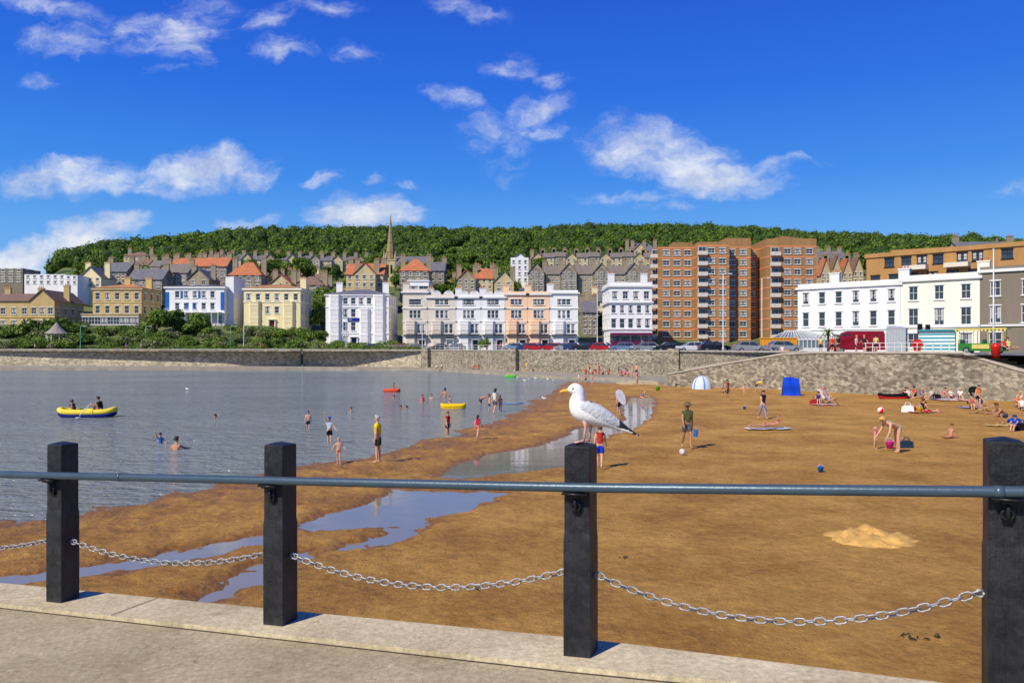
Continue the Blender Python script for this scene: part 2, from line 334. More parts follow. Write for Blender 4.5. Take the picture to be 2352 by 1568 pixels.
# ------------------------------------------------------------ terrain functions
SKYL=[(-900,690),(-200,680),(40,660),(90,625),(110,604),(150,572),(240,548),(420,532),(600,514),(700,516),(870,512),(1000,516),(1280,513),(1450,506),(1600,508),(1700,510),(1820,520),(1950,528),(2100,534),(2250,536),(2352,548),(2700,580),(3600,640)]
su=np.array([(p[0]-CX)/F for p in SKYL]); sv=np.array([(HV-p[1])/F for p in SKYL])
EX=[-400,-142,-60,-16.3,.3,21.3,27,33.7,36.6,42,70,400]; EY=[172,168,160,152,128,104,75,60,56,48,30,30]
def TZ(x,y):
    x=np.asarray(x,float); y=np.asarray(y,float); a=x/np.maximum(y,1)
    ridge=np.interp(a,su,sv)*700+EYE-14.5
    base=np.interp(y,[0,185,205,250,330,420,560],[3.5,3.5,7,17,34,50,0])
    k=np.clip((y-420)/280,0,1); k=np.sin(k*math.pi/2)
    up=50+(ridge-50)*k
    z=np.where(y<420,base,up); z=np.where(y>700,ridge-(y-700)*.15,z)
    z=np.where(y>250,np.minimum(z,np.maximum(ridge*(y/700)**.9,10)),z)
    lf=np.clip((-x-35)/25,0,1); z=z+lf*np.interp(y,[166,172,190,205,230],[0,.8,5,3,0])
    return z
def tz(x,y): return float(TZ(x,y))
gm=mat('ground_earth',(.12,.12,.07),.95,.3,.05)
g=MB(); g.add([(-6000,-3000,-2.2),(6000,-3000,-2.2),(6000,9000,-2.2),(-6000,9000,-2.2)],[(0,1,2,3)]); put('ground',g.mesh('ground',[gm]),kind='structure',label='wide earth ground reaching the horizon')
xs=np.concatenate([np.linspace(-400,-120,20),np.linspace(-115,80,120),np.linspace(90,400,20)]); offs=np.concatenate([[0,1,3,6],np.linspace(9,75,34),np.linspace(82,330,20)])
X,Yo=np.meshgrid(xs,offs); Y=np.interp(X,EX,EY)+Yo; Z=TZ(X,Y)
def grid(name,X,Y,Z,mats,**k):
    r,c=X.shape; V=np.stack([X,Y,Z],-1).reshape(-1,3); i=np.arange(r*c).reshape(r,c)
    Fq=np.stack([i[:-1,:-1],i[:-1,1:],i[1:,1:],i[1:,:-1]],-1).reshape(-1,4)
    return put(name,npmesh(name,V,Fq,mats,True),**k)
tm,nt2,b2=newmat('town_ground'); g2=nt2.nodes.new('ShaderNodeNewGeometry'); s2=nt2.nodes.new('ShaderNodeSeparateXYZ'); nt2.links.new(g2.outputs['Position'],s2.inputs[0])
mr2=nt2.nodes.new('ShaderNodeMapRange'); nt2.links.new(s2.outputs[2],mr2.inputs[0]); mr2.inputs[1].default_value=3.6; mr2.inputs[2].default_value=4.2
n4=noiseN(nt2,g2.outputs['Position'],.4,6,.7); ra=ramp2(nt2,n4.outputs[0],(.13,.125,.12),(.2,.19,.175)); rb=ramp2(nt2,n4.outputs[0],(.05,.09,.02),(.17,.19,.055))
mm=nt2.nodes.new('ShaderNodeMix'); mm.data_type='RGBA'; nt2.links.new(mr2.outputs[0],mm.inputs[0]); nt2.links.new(ra.outputs[0],mm.inputs[6]); nt2.links.new(rb.outputs[0],mm.inputs[7]); nt2.links.new(mm.outputs[2],b2.inputs['Base Color']); b2.inputs['Roughness'].default_value=.95
grid('road',X,Y,Z,[tm],kind='structure',label='paved seafront road rising into grassy town slope')
hm=mat('hill_undergrowth',(.03,.06,.015),.95,.4,.05)
xs=np.linspace(-760,800,150); ys=np.linspace(225,860,90); X,Y=np.meshgrid(xs,ys); grid('hill',X,Y,TZ(X,Y)-.6,[hm],kind='structure',label='long wooded hill rising behind the town')
# ------------------------------------------------------------ sand, water
def gp(u,v,z=0): D=(EYE-z)*F/(v-HV); return (at(u,D),D)
def sdpoly(X,Y,poly):
    X=np.asarray(X,float);Y=np.asarray(Y,float); d=np.full(X.shape,1e9); ins=np.zeros(X.shape,bool); n=len(poly)
    for i in range(n):
        x0,y0=poly[i];x1,y1=poly[(i+1)%n]; dx,dy=x1-x0,y1-y0; t=np.clip(((X-x0)*dx+(Y-y0)*dy)/(dx*dx+dy*dy+1e-9),0,1)
        d=np.minimum(d,np.hypot(X-x0-t*dx,Y-y0-t*dy))
        if y0!=y1:
            c=((y0>Y)!=(y1>Y))&(X<(x1-x0)*(Y-y0)/(y1-y0)+x0); ins^=c
    return np.where(ins,d,-d)
SH=[(1300,876),(1280,892),(1240,915),(1180,948),(1125,968),(1050,992),(960,1019),(850,1046),(760,1060),(690,1070),(610,1087),(480,1116),(370,1138),(200,1166),(110,1184),(0,1196),(-500,1240),(-2500,1400)]
SW=[gp(*p) for p in SH]
LAND=[(30,88),(16,89)]+SW+[(-40,-6),(90,-6),(90,88)]
PO=[[(1010,1086),(1060,1064),(1130,1044),(1180,1033),(1250,1024),(1300,1000),(1340,982),(1400,976),(1440,962),(1425,935),(1450,912),(1505,912),(1500,945),(1475,975),(1430,992),(1385,1008),(1345,1040),(1300,1074),(1200,1086),(1060,1101),(1010,1098)],
[(690,1212),(760,1178),(850,1156),(900,1124),(1180,1130),(1110,1163),(1010,1195),(960,1222),(890,1258),(780,1268),(745,1260),(850,1238),(905,1212),(760,1222),(690,1232)],
[(700,1208),(560,1236),(400,1268),(180,1300),(-100,1332),(-100,1356),(180,1330),(400,1297),(560,1260),(700,1234)],
[(740,1254),(600,1299),(450,1361),(430,1396),(500,1390),(620,1337),(750,1279)]]
PW=[[gp(*p) for p in q] for q in PO]
def nz2(X,Y,s,sd=0,oct=3):
    out=np.empty(X.size)
    xf=X.ravel()*s; yf=Y.ravel()*s
    for i in range(X.size): out[i]=noise.fractal((xf[i],yf[i],sd),.9,2.1,oct)
    return out.reshape(X.shape)
def sandh(X,Y):
    X=np.atleast_1d(np.asarray(X,float));Y=np.atleast_1d(np.asarray(Y,float))
    n1=nz2(X,Y,.45,1,4); n2=nz2(X,Y,2.0,4,4)
    s=sdpoly(X,Y,LAND)+n1*.9+n2*.15
    h=np.where(s>0,.085*(1-np.exp(-s/1.6))+.003*s,np.maximum(-1.6,.09*s))
    wetn=np.clip(1-s/10,0,1)*(s>0)
    h=h+(n2*(.014+.04*wetn)+n1*.018)*np.clip(s*1.5,0,1)
    p=np.full(X.shape,-1e9)
    for i,q in enumerate(PW): p=np.maximum(p,sdpoly(X,Y,q)+(.04 if i==0 else -.04))
    p=p+n1*.27+n2*.36
    t=np.clip((p+.5)/.75,0,1); t=t*t*(3-2*t)
    return h*(1-t)+(-.024)*t
def sz(x,y): return float(sandh(x,y)[0])
nr,nc=400,740
Dr=np.geomspace(4.3,110,nr); av=np.linspace(-.82,.95,nc); A,Dg=np.meshgrid(av,Dr); X=A*Dg; Y=Dg
Z=sandh(X,Y)
sm_,nt3,b3=newmat('sand'); g3=nt3.nodes.new('ShaderNodeNewGeometry'); pos=g3.outputs['Position']; s3=nt3.nodes.new('ShaderNodeSeparateXYZ'); nt3.links.new(pos,s3.inputs[0])
na=noiseN(nt3,pos,.35,6,.7); nb=noiseN(nt3,pos,6,9,.8)
def M3(op,a,b=None,c=None):
    n=nt3.nodes.new('ShaderNodeMath'); n.operation=op
    for i,q in enumerate((a,b,c)):
        if q is None: continue
        if isinstance(q,(int,float)): n.inputs[i].default_value=q
        else: nt3.links.new(q,n.inputs[i])
    return n.outputs[0]
dry=ramp2(nt3,M3('ADD',M3('MULTIPLY',na.outputs[0],.5),M3('MULTIPLY',nb.outputs[0],.5)),(.34,.165,.030),(.66,.365,.085),.40,.61)
wetc=ramp2(nt3,nb.outputs[0],(.17,.072,.011),(.44,.20,.034),.36,.64)
wm=nt3.nodes.new('ShaderNodeMapRange'); nt3.links.new(M3('ADD',s3.outputs[2],M3('MULTIPLY',M3('SUBTRACT',na.outputs[0],.5),.16)),wm.inputs[0]); wm.inputs[1].default_value=.02; wm.inputs[2].default_value=.13
m3=nt3.nodes.new('ShaderNodeMix'); m3.data_type='RGBA'; nt3.links.new(wm.outputs[0],m3.inputs[0]); nt3.links.new(wetc.outputs[0],m3.inputs[6]); nt3.links.new(dry.outputs[0],m3.inputs[7])
vo=nt3.nodes.new('ShaderNodeTexVoronoi'); vo.inputs['Scale'].default_value=26; nt3.links.new(pos,vo.inputs['Vector'])
spk=ramp2(nt3,vo.outputs['Distance'],(1,1,1),(0,0,0),.10,.18); spn=ramp2(nt3,na.outputs[0],(0,0,0),(1,1,1),.48,.6)
m4=nt3.nodes.new('ShaderNodeMix'); m4.data_type='RGBA'; nt3.links.new(M3('MULTIPLY',M3('MULTIPLY',spk.outputs[0],spn.outputs[0]),.55),m4.inputs[0]); nt3.links.new(m3.outputs[2],m4.inputs[6]); m4.inputs[7].default_value=(.75,.58,.36,1)
nd=noiseN(nt3,pos,1.7,9,.8); dk=ramp2(nt3,nd.outputs[0],(1,1,1),(0,0,0),.31,.42)
m5=nt3.nodes.new('ShaderNodeMix'); m5.data_type='RGBA'; nt3.links.new(M3('MULTIPLY',dk.outputs[0],.6),m5.inputs[0]); nt3.links.new(m4.outputs[2],m5.inputs[6]); m5.inputs[7].default_value=(.13,.06,.012,1)
nt3.links.new(m5.outputs[2],b3.inputs['Base Color'])
rr=nt3.nodes.new('ShaderNodeMapRange'); nt3.links.new(wm.outputs[0],rr.inputs[0]); rr.inputs[3].default_value=.42; rr.inputs[4].default_value=.95; nt3.links.new(rr.outputs[0],b3.inputs['Roughness']); b3.inputs['Specular IOR Level'].default_value=.25
nf=noiseN(nt3,pos,3.6,9,.75); v5=nt3.nodes.new('ShaderNodeTexVoronoi'); v5.feature='SMOOTH_F1'; v5.inputs['Scale'].default_value=2.6; nt3.links.new(pos,v5.inputs['Vector'])
bp=nt3.nodes.new('ShaderNodeBump'); bp.inputs['Strength'].default_value=1; bp.inputs['Distance'].default_value=.15; nt3.links.new(M3('ADD',nf.outputs[0],M3('MULTIPLY',v5.outputs['Distance'],.3)),bp.inputs['Height']); nt3.links.new(bp.outputs[0],b3.inputs['Normal'])
grid('sand_beach',X,Y,Z,[sm_],kind='structure',label='golden brown sandy beach with wet lumpy patches')
print('sand',time.time()-T0)
def water(name,c,rough,dist,pts,label,sc1,sc2):
    m,nt_,b=newmat(name+'_surface'); g=nt_.nodes.new('ShaderNodeNewGeometry')
    mp=nt_.nodes.new('ShaderNodeMapping'); mp.inputs['Scale'].default_value=(.5,1,1); mp.inputs['Rotation'].default_value=(0,0,.25); nt_.links.new(g.outputs['Position'],mp.inputs[0])
    a=noiseN(nt_,mp.outputs[0],sc1,3,.6); a2=noiseN(nt_,mp.outputs[0],sc1*.4,4,.6); bb=noiseN(nt_,mp.outputs[0],.09,5,.65)
    r=ramp2(nt_,bb.outputs[0],tuple(x*.8 for x in c),tuple(x*1.2 for x in c)); nt_.links.new(r.outputs[0],b.inputs['Base Color'])
    b.inputs['Roughness'].default_value=rough; b.inputs['IOR'].default_value=1.33
    ad=nt_.nodes.new('ShaderNodeMath'); ad.operation='MULTIPLY_ADD'; ad.inputs[1].default_value=1.6; nt_.links.new(a2.outputs[0],ad.inputs[0]); nt_.links.new(a.outputs[0],ad.inputs[2])
    bp=nt_.nodes.new('ShaderNodeBump'); bp.inputs['Strength'].default_value=1; bp.inputs['Distance'].default_value=dist; nt_.links.new(ad.outputs[0],bp.inputs['Height']); nt_.links.new(bp.outputs[0],b.inputs['Normal'])
    q=MB(); q.add([(x,y,0) for x,y in pts],[tuple(range(len(pts)))]); put(name,q.mesh(name,[m]),kind='structure',label=label)
edge=[gp(u,v+ (14 if v<950 else 24)) for u,v in SH]
water('water',(.215,.25,.235),.12,.3,[(-600,200),(-600,20)]+[(-200,10)]+edge[::-1][1:]+[(18,86),(18,110),(-10,200)],'rippled grey blue marine lake water',3.2,3)
water('pool_water',(.24,.22,.18),.05,.003,edge[:-1]+[(-40,11.0),(-3,9.4),(3,20),(7,34),(20,45),(30,80)],'shallow still pools of water lying on the sand',2,3)
mb=MB(); n=40; vs=[];fs=[]
for i in range(16):
    for k in range(n):
        r=i/15; th=2*math.pi*k/n; w2=1+.3*noise.noise(Vector((math.cos(th)*1.5,math.sin(th)*1.5,3)));rx,ry=1.05*r*w2,.85*r*w2; x=rx*math.cos(th);y=ry*math.sin(th)
        vs.append((x,y,.12*(1-r*r)**1.2*(1+.9*noise.fractal((x*3,y*3,0),.8,2,4))-.09*r*r*r+.07*noise.fractal((x*6,y*6,5),.8,2,4)*(1-r*.5)))
for i in range(15):
    for k in range(n): fs.append((i*n+k,(i+1)*n+k,(i+1)*n+(k+1)%n,i*n+(k+1)%n))
mb.add(vs,fs); x,y=gp(2000,1252); put('sand_pile',mb.mesh('sand_pile',[mat('pale_sand',(.58,.34,.09),.95,.32,5,1.,12)],True),loc=(x,y,sz(x,y)+.01),label='low pale heap of dug dry sand',cat='sand pile')
# ------------------------------------------------------------ walkway, fence
t=Vector((1.756,-.6976,.08)); nn=Vector((.6976,1.756,0)).normalized()
P3=Vector((.3556,4.12,2.40))
def fp(k,n=0,dz=0): return P3+t*k+nn*n+Vector((0,0,dz+.024*max(k,0)))
def concm(name,c1,c2,c3):
    m,nt_,b=newmat(name); g=nt_.nodes.new('ShaderNodeNewGeometry'); p=g.outputs['Position']
    a=noiseN(nt_,p,1.1,8,.72); f=noiseN(nt_,p,28,6,.75); r=ramp2(nt_,a.outputs[0],c1,c2,.36,.62); r2=ramp2(nt_,f.outputs[0],(.72,.72,.72),(1.2,1.2,1.2),.35,.65)
    mx=nt_.nodes.new('ShaderNodeMix'); mx.data_type='RGBA'; mx.blend_type='MULTIPLY'; mx.inputs[0].default_value=1; nt_.links.new(r.outputs[0],mx.inputs[6]); nt_.links.new(r2.outputs[0],mx.inputs[7])
    l=noiseN(nt_,p,3.7,7,.8); lr=ramp2(nt_,l.outputs[0],(0,0,0),(1,1,1),.58,.68); m2=nt_.nodes.new('ShaderNodeMix'); m2.data_type='RGBA'; nt_.links.new(lr.outputs[0],m2.inputs[0]); nt_.links.new(mx.outputs[2],m2.inputs[6]); m2.inputs[7].default_value=(*c3,1)
    nt_.links.new(m2.outputs[2],b.inputs['Base Color']); b.inputs['Roughness'].default_value=.92; b.inputs['Specular IOR Level'].default_value=.2
    bp=nt_.nodes.new('ShaderNodeBump'); bp.inputs['Strength'].default_value=.7; bp.inputs['Distance'].default_value=.010; nt_.links.new(f.outputs[0],bp.inputs['Height']); nt_.links.new(bp.outputs[0],b.inputs['Normal']); MATS[name]=m; return m
conc=concm('concrete',(.35,.285,.165),(.50,.42,.26),(.27,.215,.125)); kerbm=concm('pale_concrete',(.46,.38,.225),(.66,.56,.36),(.34,.27,.15))
def n1f(k): return .2-.2*max(k,0)
def strip(name,n0,n1,top,bot,m,label,k0=-9,k1=5,seg=56):
    q=MB(); g1=n1 if callable(n1) else (lambda k:n1)
    for i in range(seg):
        a=k0+(k1-k0)*i/seg; b=k0+(k1-k0)*(i+1)/seg-.0
        p=[fp(a,n0,top),fp(b,n0,top),fp(b,g1(b),top),fp(a,g1(a),top)]; r=[Vector((v.x,v.y,bot)) for v in p]
        q.add(p+r,[(0,1,2,3),(0,4,5,1),(3,2,6,7)])
    put(name,q.mesh(name,[m]),kind='structure',label=label)
strip('pavement',-9,-.2,0,-1,conc,'warm grey weathered concrete causeway pavement')
strip('kerb',-.19,n1f,.03,-1,kerbm,'pale concrete edging slab along the causeway',k1=1.6)
q=MB(); crk=mat('joint_dark',(.07,.055,.04),1,.2)
for (k,a,b) in ((-2.35,-.2,-3.2),(1.2,-.2,-3),(-5,-.2,-3)):
    q.add([fp(k,a,.004),fp(k+.008,a,.004),fp(k-.1+.008,b,.004),fp(k-.1,b,.004)],[(0,1,2,3)])
for k in (-6.9,-4.55,-1.62):
    q.add([fp(k,-.19,.034),fp(k+.004,-.19,.034),fp(k+.004,.2,.034),fp(k,.2,.034)],[(0,1,2,3)])
for i in range(28):
    a=-9+.5*i; b=a+.5; q.add([fp(a,-.2015,.003),fp(b,-.2015,.003),fp(b,-.189,.003),fp(a,-.189,.003)],[(0,1,2,3)])
q.add([fp(-9,-.95,.0045),fp(-2.3,-1.1,.0045),fp(-2.3,-1.108,.0045),fp(-9,-.958,.0045)],[(0,1,2,3)])
put('pavement_joint',q.mesh('pavement_joint',[crk]),kind='structure',label='dark joints between concrete slabs')
blk,ntb,bb_=newmat('black_painted_timber')
tcb=ntb.nodes.new('ShaderNodeTexCoord'); mpb=ntb.nodes.new('ShaderNodeMapping'); mpb.inputs['Scale'].default_value=(1,1,.08); ntb.links.new(tcb.outputs['Object'],mpb.inputs[0])
nb1=noiseN(ntb,mpb.outputs[0],60,6,.7); nb2=noiseN(ntb,tcb.outputs['Object'],9,7,.75)
rb1=ramp2(ntb,nb2.outputs[0],(.009,.010,.012),(.038,.040,.046),.42,.72); ntb.links.new(rb1.outputs[0],bb_.inputs['Base Color']); bb_.inputs['Roughness'].default_value=.42; bb_.inputs['Specular IOR Level'].default_value=.4
bpb=ntb.nodes.new('ShaderNodeBump'); bpb.inputs['Strength'].default_value=1; bpb.inputs['Distance'].default_value=.010; ad=ntb.nodes.new('ShaderNodeMath'); ad.operation='ADD'; ntb.links.new(nb1.outputs[0],ad.inputs[0]); ntb.links.new(nb2.outputs[0],ad.inputs[1]); ntb.links.new(ad.outputs[0],bpb.inputs['Height']); ntb.links.new(bpb.outputs[0],bb_.inputs['Normal'])
railm=mat('blue_grey_rail_paint',(.06,.10,.135),.36,.14,5,.08,40,metal=.25)
galv=mat('galvanised_steel',(.36,.365,.36),.5,.35,30,.25,60,metal=.5)
iron=mat('dark_iron',(.02,.022,.026),.4,.2,20,metal=.4)
hw=.0715
pb=MB()
def ringsec(z,w,c):
    return [(-w+c,-w,z),(w-c,-w,z),(w,-w+c,z),(w,w-c,z),(w-c,w,z),(-w+c,w,z),(-w,w-c,z),(-w,-w+c,z)]
secs=[(.025,hw,.002),(.62,hw,.002),(.66,hw-.003,.004),(.68,hw-.0035,.003),(1.094,hw-.004,.003),(1.102,hw-.006,.005),(1.118,.008,.001)]
vs=[];fs=[]
for z,w_,c in secs: vs+=ringsec(z,w_,c)
for i in range(len(secs)-1):
    for k in range(8): fs.append((i*8+k,i*8+(k+1)%8,(i+1)*8+(k+1)%8,(i+1)*8+k))
fs.append(tuple(range((len(secs)-1)*8,len(secs)*8)))
pb.add(vs,fs); postm=pb.mesh('post',[blk])
ang=math.atan2(t.y,t.x); RZ=.90
rbk=MB()
rbk.box(0,-hw-.025,RZ-.045,.05,.05,.012); rbk.box(0,-hw-.045,RZ-.032,.12,.045,.01); rbk.box(0,-hw-.006,RZ-.08,.035,.012,.12)
rbk.tube([(0,-hw-.02,RZ-.05),(0,-hw-.03,RZ-.08),(0,-hw-.025,RZ-.11),(0,-hw-.005,RZ-.12)],.009,8)
rbk.tube([(.022*math.cos(a),-hw-.014,RZ-.10+.022*math.sin(a)) for a in [i*math.pi/6 for i in range(12)]],.007,8,closed=True)
for a in (-.04,.04): rbk.sphere((a,-hw-.045,RZ-.042),.008,8,6)
rbm=rbk.mesh('rail_bracket',[iron],True)
eys=[]
for s in (-1,1):
    eyeM=MB(); eyeM.tube([(s*(hw+.018+.016*math.cos(a)),0,.435+.016*math.sin(a)) for a in [i*math.pi/6 for i in range(12)]],.005,6,closed=True)
    eyeM.tube([(s*(hw-.004),0,.435),(s*(hw+.008),0,.435)],.008,6); eys.append(eyeM.mesh('chain_eye',[galv],True))
e0=thing('fence_post','square black painted timber post with shallow pyramid cap','fence post',fp(0),ang,'black posts along the causeway')
k0=[put('post',postm,e0),put('rail_bracket',rbm,e0),put('chain_eye',eys[0],e0),put('chain_eye',eys[1],e0)]
for k in (-5,-4,-3,-1.965,-1,1,2): copytree(e0,k0,fp(k),ang,label='square black painted timber post with rail and chain')
e0['label']='square black timber post with a gull on top'
rl=MB(); pts_=[fp(-5.5+8.1*i/32,-hw-.045,RZ) for i in range(33)]
rl.tube(pts_,.0245,16)
rt=thing('rail','long blue grey painted tubular handrail fixed to black posts','handrail',(0,0,0)); put('rail_tube',rl.mesh('rail_tube',[railm],True),rt)
tn=t.normalized()
for k in (-1.62,.98,2.0):
    c=fp(k,-hw-.045,RZ); d=Vector(tn)*.02; j=MB(); j.tube([c-d,c+d],.0268,16); put('rail_collar',j.mesh('rail_collar',[railm],True),rt)
Ll,Wl,wr_=.056,.031,.0046
st=[]
for i in range(7): 
    th=-math.pi/2+math.pi*i/6; st.append((Ll/2-Wl/2+Wl/2*math.cos(th)-0,Wl/2*math.sin(th)))
for i in range(7):
    th=math.pi/2+math.pi*i/6; st.append((-Ll/2+Wl/2+Wl/2*math.cos(th),Wl/2*math.sin(th)))
def chain(k,sag,k2=None):
    p0=fp(k,0,.435)+Vector((t.x,t.y,0)).normalized()*(hw+.03); p1=fp(k2 or k+1,0,.435)-Vector((t.x,t.y,0)).normalized()*(hw+.03)
    fn=lambda s: p0.lerp(p1,s)-Vector((0,0,4*sag*s*(1-s)))
    pts=[fn(i/400) for i in range(401)]; ds=[0]
    for i in range(400): ds.append(ds[-1]+(pts[i+1]-pts[i]).length)
    n=int(ds[-1]/.0445); mb=MB()
    for j in range(n+1):
        s=np.interp(ds[-1]*j/n,ds,[i/400 for i in range(401)]); c=fn(s); tg=(fn(min(1,s+.01))-fn(max(0,s-.01))).normalized()
        a=tg.cross(Vector((0,0,1))).normalized(); b=a.cross(tg); th=(rad(35) if j%2 else rad(125))+R.uniform(-.2,.2); w_=a*math.cos(th)+b*math.sin(th)
        mb.tube([c+tg*x*.95+w_*y for x,y in st],wr_,7,closed=True)
    put('chain',mb.mesh('chain',[galv],True),label='sagging galvanised steel link chain between black posts',cat='chain',group='chains hanging between the posts')
for k,sg,k2 in ((-4,.09,None),(-3,.1,-1.965),(-1.965,.1,-1),(-1,.128,-.00001),(0,.175,None),(1,.16,None)): chain(k,sg,k2)
# ------------------------------------------------------------ gull
def loft(mb,secs,n=18,sub=6,mi=0,mifn=None):
    S=np.array(secs,float); m=len(S); out=[]
    for i in range(m-1):
        p0=S[max(i-1,0)];p1=S[i];p2=S[i+1];p3=S[min(i+2,m-1)]
        for j in range(sub):
            q=j/sub; out.append(.5*((2*p1)+(-p0+p2)*q+(2*p0-5*p1+4*p2-p3)*q*q+(-p0+3*p1-3*p2+p3)*q**3))
    out.append(S[-1]); out=np.array(out); m=len(out); vs=[];fs=[]
    for i in range(m):
        a=out[max(i-1,0)];b=out[min(i+1,m-1)]; tg=Vector((b[0]-a[0],b[1]-a[1],b[2]-a[2])).normalized(); yv=Vector((0,1,0)); yv=(yv-tg*yv.dot(tg)).normalized(); up=tg.cross(yv)
        for k in range(n):
            th=2*math.pi*k/n; vs.append(Vector(out[i][:3])+yv*math.cos(th)*max(out[i][3],.0005)+up*math.sin(th)*max(out[i][4],.0005))
    for i in range(m-1):
        for k in range(n): fs.append((i*n+k,i*n+(k+1)%n,(i+1)*n+(k+1)%n,(i+1)*n+k))
    fs.append(tuple(range(n))); fs.append(tuple((m-1)*n+k for k in range(n)))
    mb.add(vs,fs,mi)
    if mifn:
        for fi in range(len(mb.f)-len(fs),len(mb.f)):
            c=sum((Vector(mb.v[i]) for i in mb.f[fi]),Vector())/len(mb.f[fi]); mb.m[fi]=mifn(c)
wht=mat('white_feathers',(.80,.80,.79),.75,.06,25,.25,90,spec=.2); gry=mat('grey_feathers',(.56,.59,.61),.75,.12,30,.5,60,spec=.2); bkf=mat('black_feathers',(.02,.02,.022),.6,.2,20)
yel=mat('yellow_bill',(.75,.42,.04),.4,.1,20); redm=mat('red_bill_spot',(.6,.05,.02),.4,.05); pink=mat('pink_leg_skin',(.62,.33,.27),.55,.15,30,.2,80); pale=mat('pale_yellow_eye',(.7,.6,.2),.25,.05)
gu=thing('gull','white and grey herring gull standing on a black post','gull',fp(0,0,1.114)+Vector((.035,0,0)),rad(-4),None,.975)
mb=MB(); loft(mb,[(-.102,0,.277,.010,.011),(-.09,0,.280,.021,.022),(-.068,0,.282,.030,.033),(-.050,0,.270,.031,.034),(-.048,0,.245,.032,.036),(-.052,0,.212,.044,.046),(-.036,0,.180,.056,.060),(.0,0,.156,.062,.056),(.045,0,.136,.058,.045),(.09,0,.117,.048,.035),(.13,0,.098,.035,.024),(.165,0,.081,.028,.015),(.20,0,.067,.030,.007),(.232,0,.055,.036,.003)],24,7,0)
put('body',mb.mesh('body',[wht],True),gu)
for s in (1,-1):
    mb=MB()
    def wf(c):
        if c.x>.165: return 1
        return 2 if (c.z+ .62*c.x)<.176 and c.x>.05 and c.x<.165 else 0
    loft(mb,[(-.045,s*.043,.197,.004,.006),(-.03,s*.047,.194,.012,.024),(.0,s*.049,.183,.015,.036),(.05,s*.047,.160,.016,.039),(.10,s*.040,.137,.013,.032),(.15,s*.029,.109,.009,.021),(.20,s*.016,.079,.006,.011),(.235,s*.010,.058,.004,.007),(.272,s*.006,.037,.001,.002)],16,7,0,wf)
    loft(mb,[(.12,s*.033,.112,.004,.012),(.17,s*.026,.088,.004,.010),(.22,s*.018,.060,.002,.006),(.248,s*.014,.044,.0008,.001)],10,5,1)
    for a in (.0,.025,.05,.075): mb.sphere((.19+a*.9,s*(.022-a*.12),.083-a*.55),(.004,.004,.003),6,4,2)
    put('wing',mb.mesh('wing',[gry,bkf,wht],True),gu)
mb=MB(); loft(mb,[(-.096,0,.277,.011,.0115),(-.112,0,.275,.0085,.010),(-.130,0,.272,.0065,.0085),(-.141,0,.269,.004,.006),(-.147,0,.262,.001,.002)],12,5,0,lambda c: 1 if (c.x<-.128 and c.x>-.137 and c.z<.268) else 0); put('bill',mb.mesh('bill',[yel,redm],True),gu)
for s in (1,-1):
    mb=MB(); mb.sphere((-.078,s*.0275,.288),(.0062,.004,.0062),12,8,0); mb.sphere((-.0785,s*.0302,.288),(.0034,.0025,.0034),10,6,1); put('eye',mb.mesh('eye',[pale,EYE_M],True),gu)
    mb=MB(); fx=-.016 if s<0 else .014; mb.tube([(.0+fx,s*.026,.125),(.006+fx,s*.027,.085),(.0+fx,s*.028,.05),(-.002+fx,s*.028,.012)],[.016,.0085,.0058,.0058],10)
    base=Vector((-.002+fx,s*.028,.008)); tips=[base+Vector((-.048,.022,-.005)),base+Vector((-.056,0,-.005)),base+Vector((-.048,-.022,-.005))]
    for tp in tips: mb.tube([base,base.lerp(tp,.5)+Vector((0,0,.003)),tp],[.006,.0045,.0028],8)
    for i in (0,1): mb.add([base,tips[i],tips[i].lerp(tips[i+1],.5)+Vector((.008,0,0)),tips[i+1]],[(0,1,2,3)])
    mb.tube([base,base+Vector((.016,0,-.003))],[.005,.002],6); put('leg',mb.mesh('leg',[pink],True),gu)
print('fence',time.time()-T0)
# ------------------------------------------------------------ sea walls and promenades
seaw=stone('sea_wall_stone',(.15,.135,.10),(.43,.385,.29),(.22,.195,.15),2.9,1.7); seaw2=stone('brightened_sea_wall_stone',(.28,.25,.18),(.62,.55,.41),(.36,.32,.24),2.0,1.6); cope=mat('coping_stone',(.44,.41,.34),.9,.2,1,.4,20)  # left walls use a stone copy brightened in colour to offset weaker sun
def wall(name,label,pts,zb,th=.6,cat='sea wall',m=None,cop=True):
    e=thing(name,label,cat,(pts[0][0],pts[0][1],0)); q=MB(); c=MB(); ox,oy=pts[0][0],pts[0][1]
    for i in range(len(pts)-1):
        x0,y0,z0=pts[i];x1,y1,z1=pts[i+1]; d=Vector((x1-x0,y1-y0,0)).normalized(); n=Vector((-d.y,d.x,0))
        for (B,f,bk,za,zc) in ((q,0,th,None,0),)+(((c,-.08,th+.05,0,.16),) if cop else ()):
            A=[Vector((x0-ox,y0-oy,0))+n*f,Vector((x1-ox,y1-oy,0))+n*f,Vector((x1-ox,y1-oy,0))+n*bk,Vector((x0-ox,y0-oy,0))+n*bk]
            bz=[zb,zb,zb,zb] if za is None else [z0,z1,z1,z0]; tz_=[z0+zc,z1+zc,z1+zc,z0+zc]
            B.add([(p.x,p.y,b) for p,b in zip(A,bz)]+[(p.x,p.y,z) for p,z in zip(A,tz_)],[(0,3,2,1),(4,5,6,7),(0,1,5,4),(1,2,6,5),(2,3,7,6),(3,0,4,7)])
    put('masonry',q.mesh('masonry',[m or seaw]),e)
    if cop: put('coping',c.mesh('coping',[cope]),e)
    return e
wall('sea_wall','long grey rubble stone sea wall with pale coping',[(-400,172,3.75),(-142,168,3.75),(at(690,161),161,3.75)],-.5,m=seaw2)
wall('sea_wall','grey rubble stone sea wall beside the garden',[(at(700,163),161.5,3.7),(at(975,152.5),152.5,3.65)],-.5,m=seaw2)
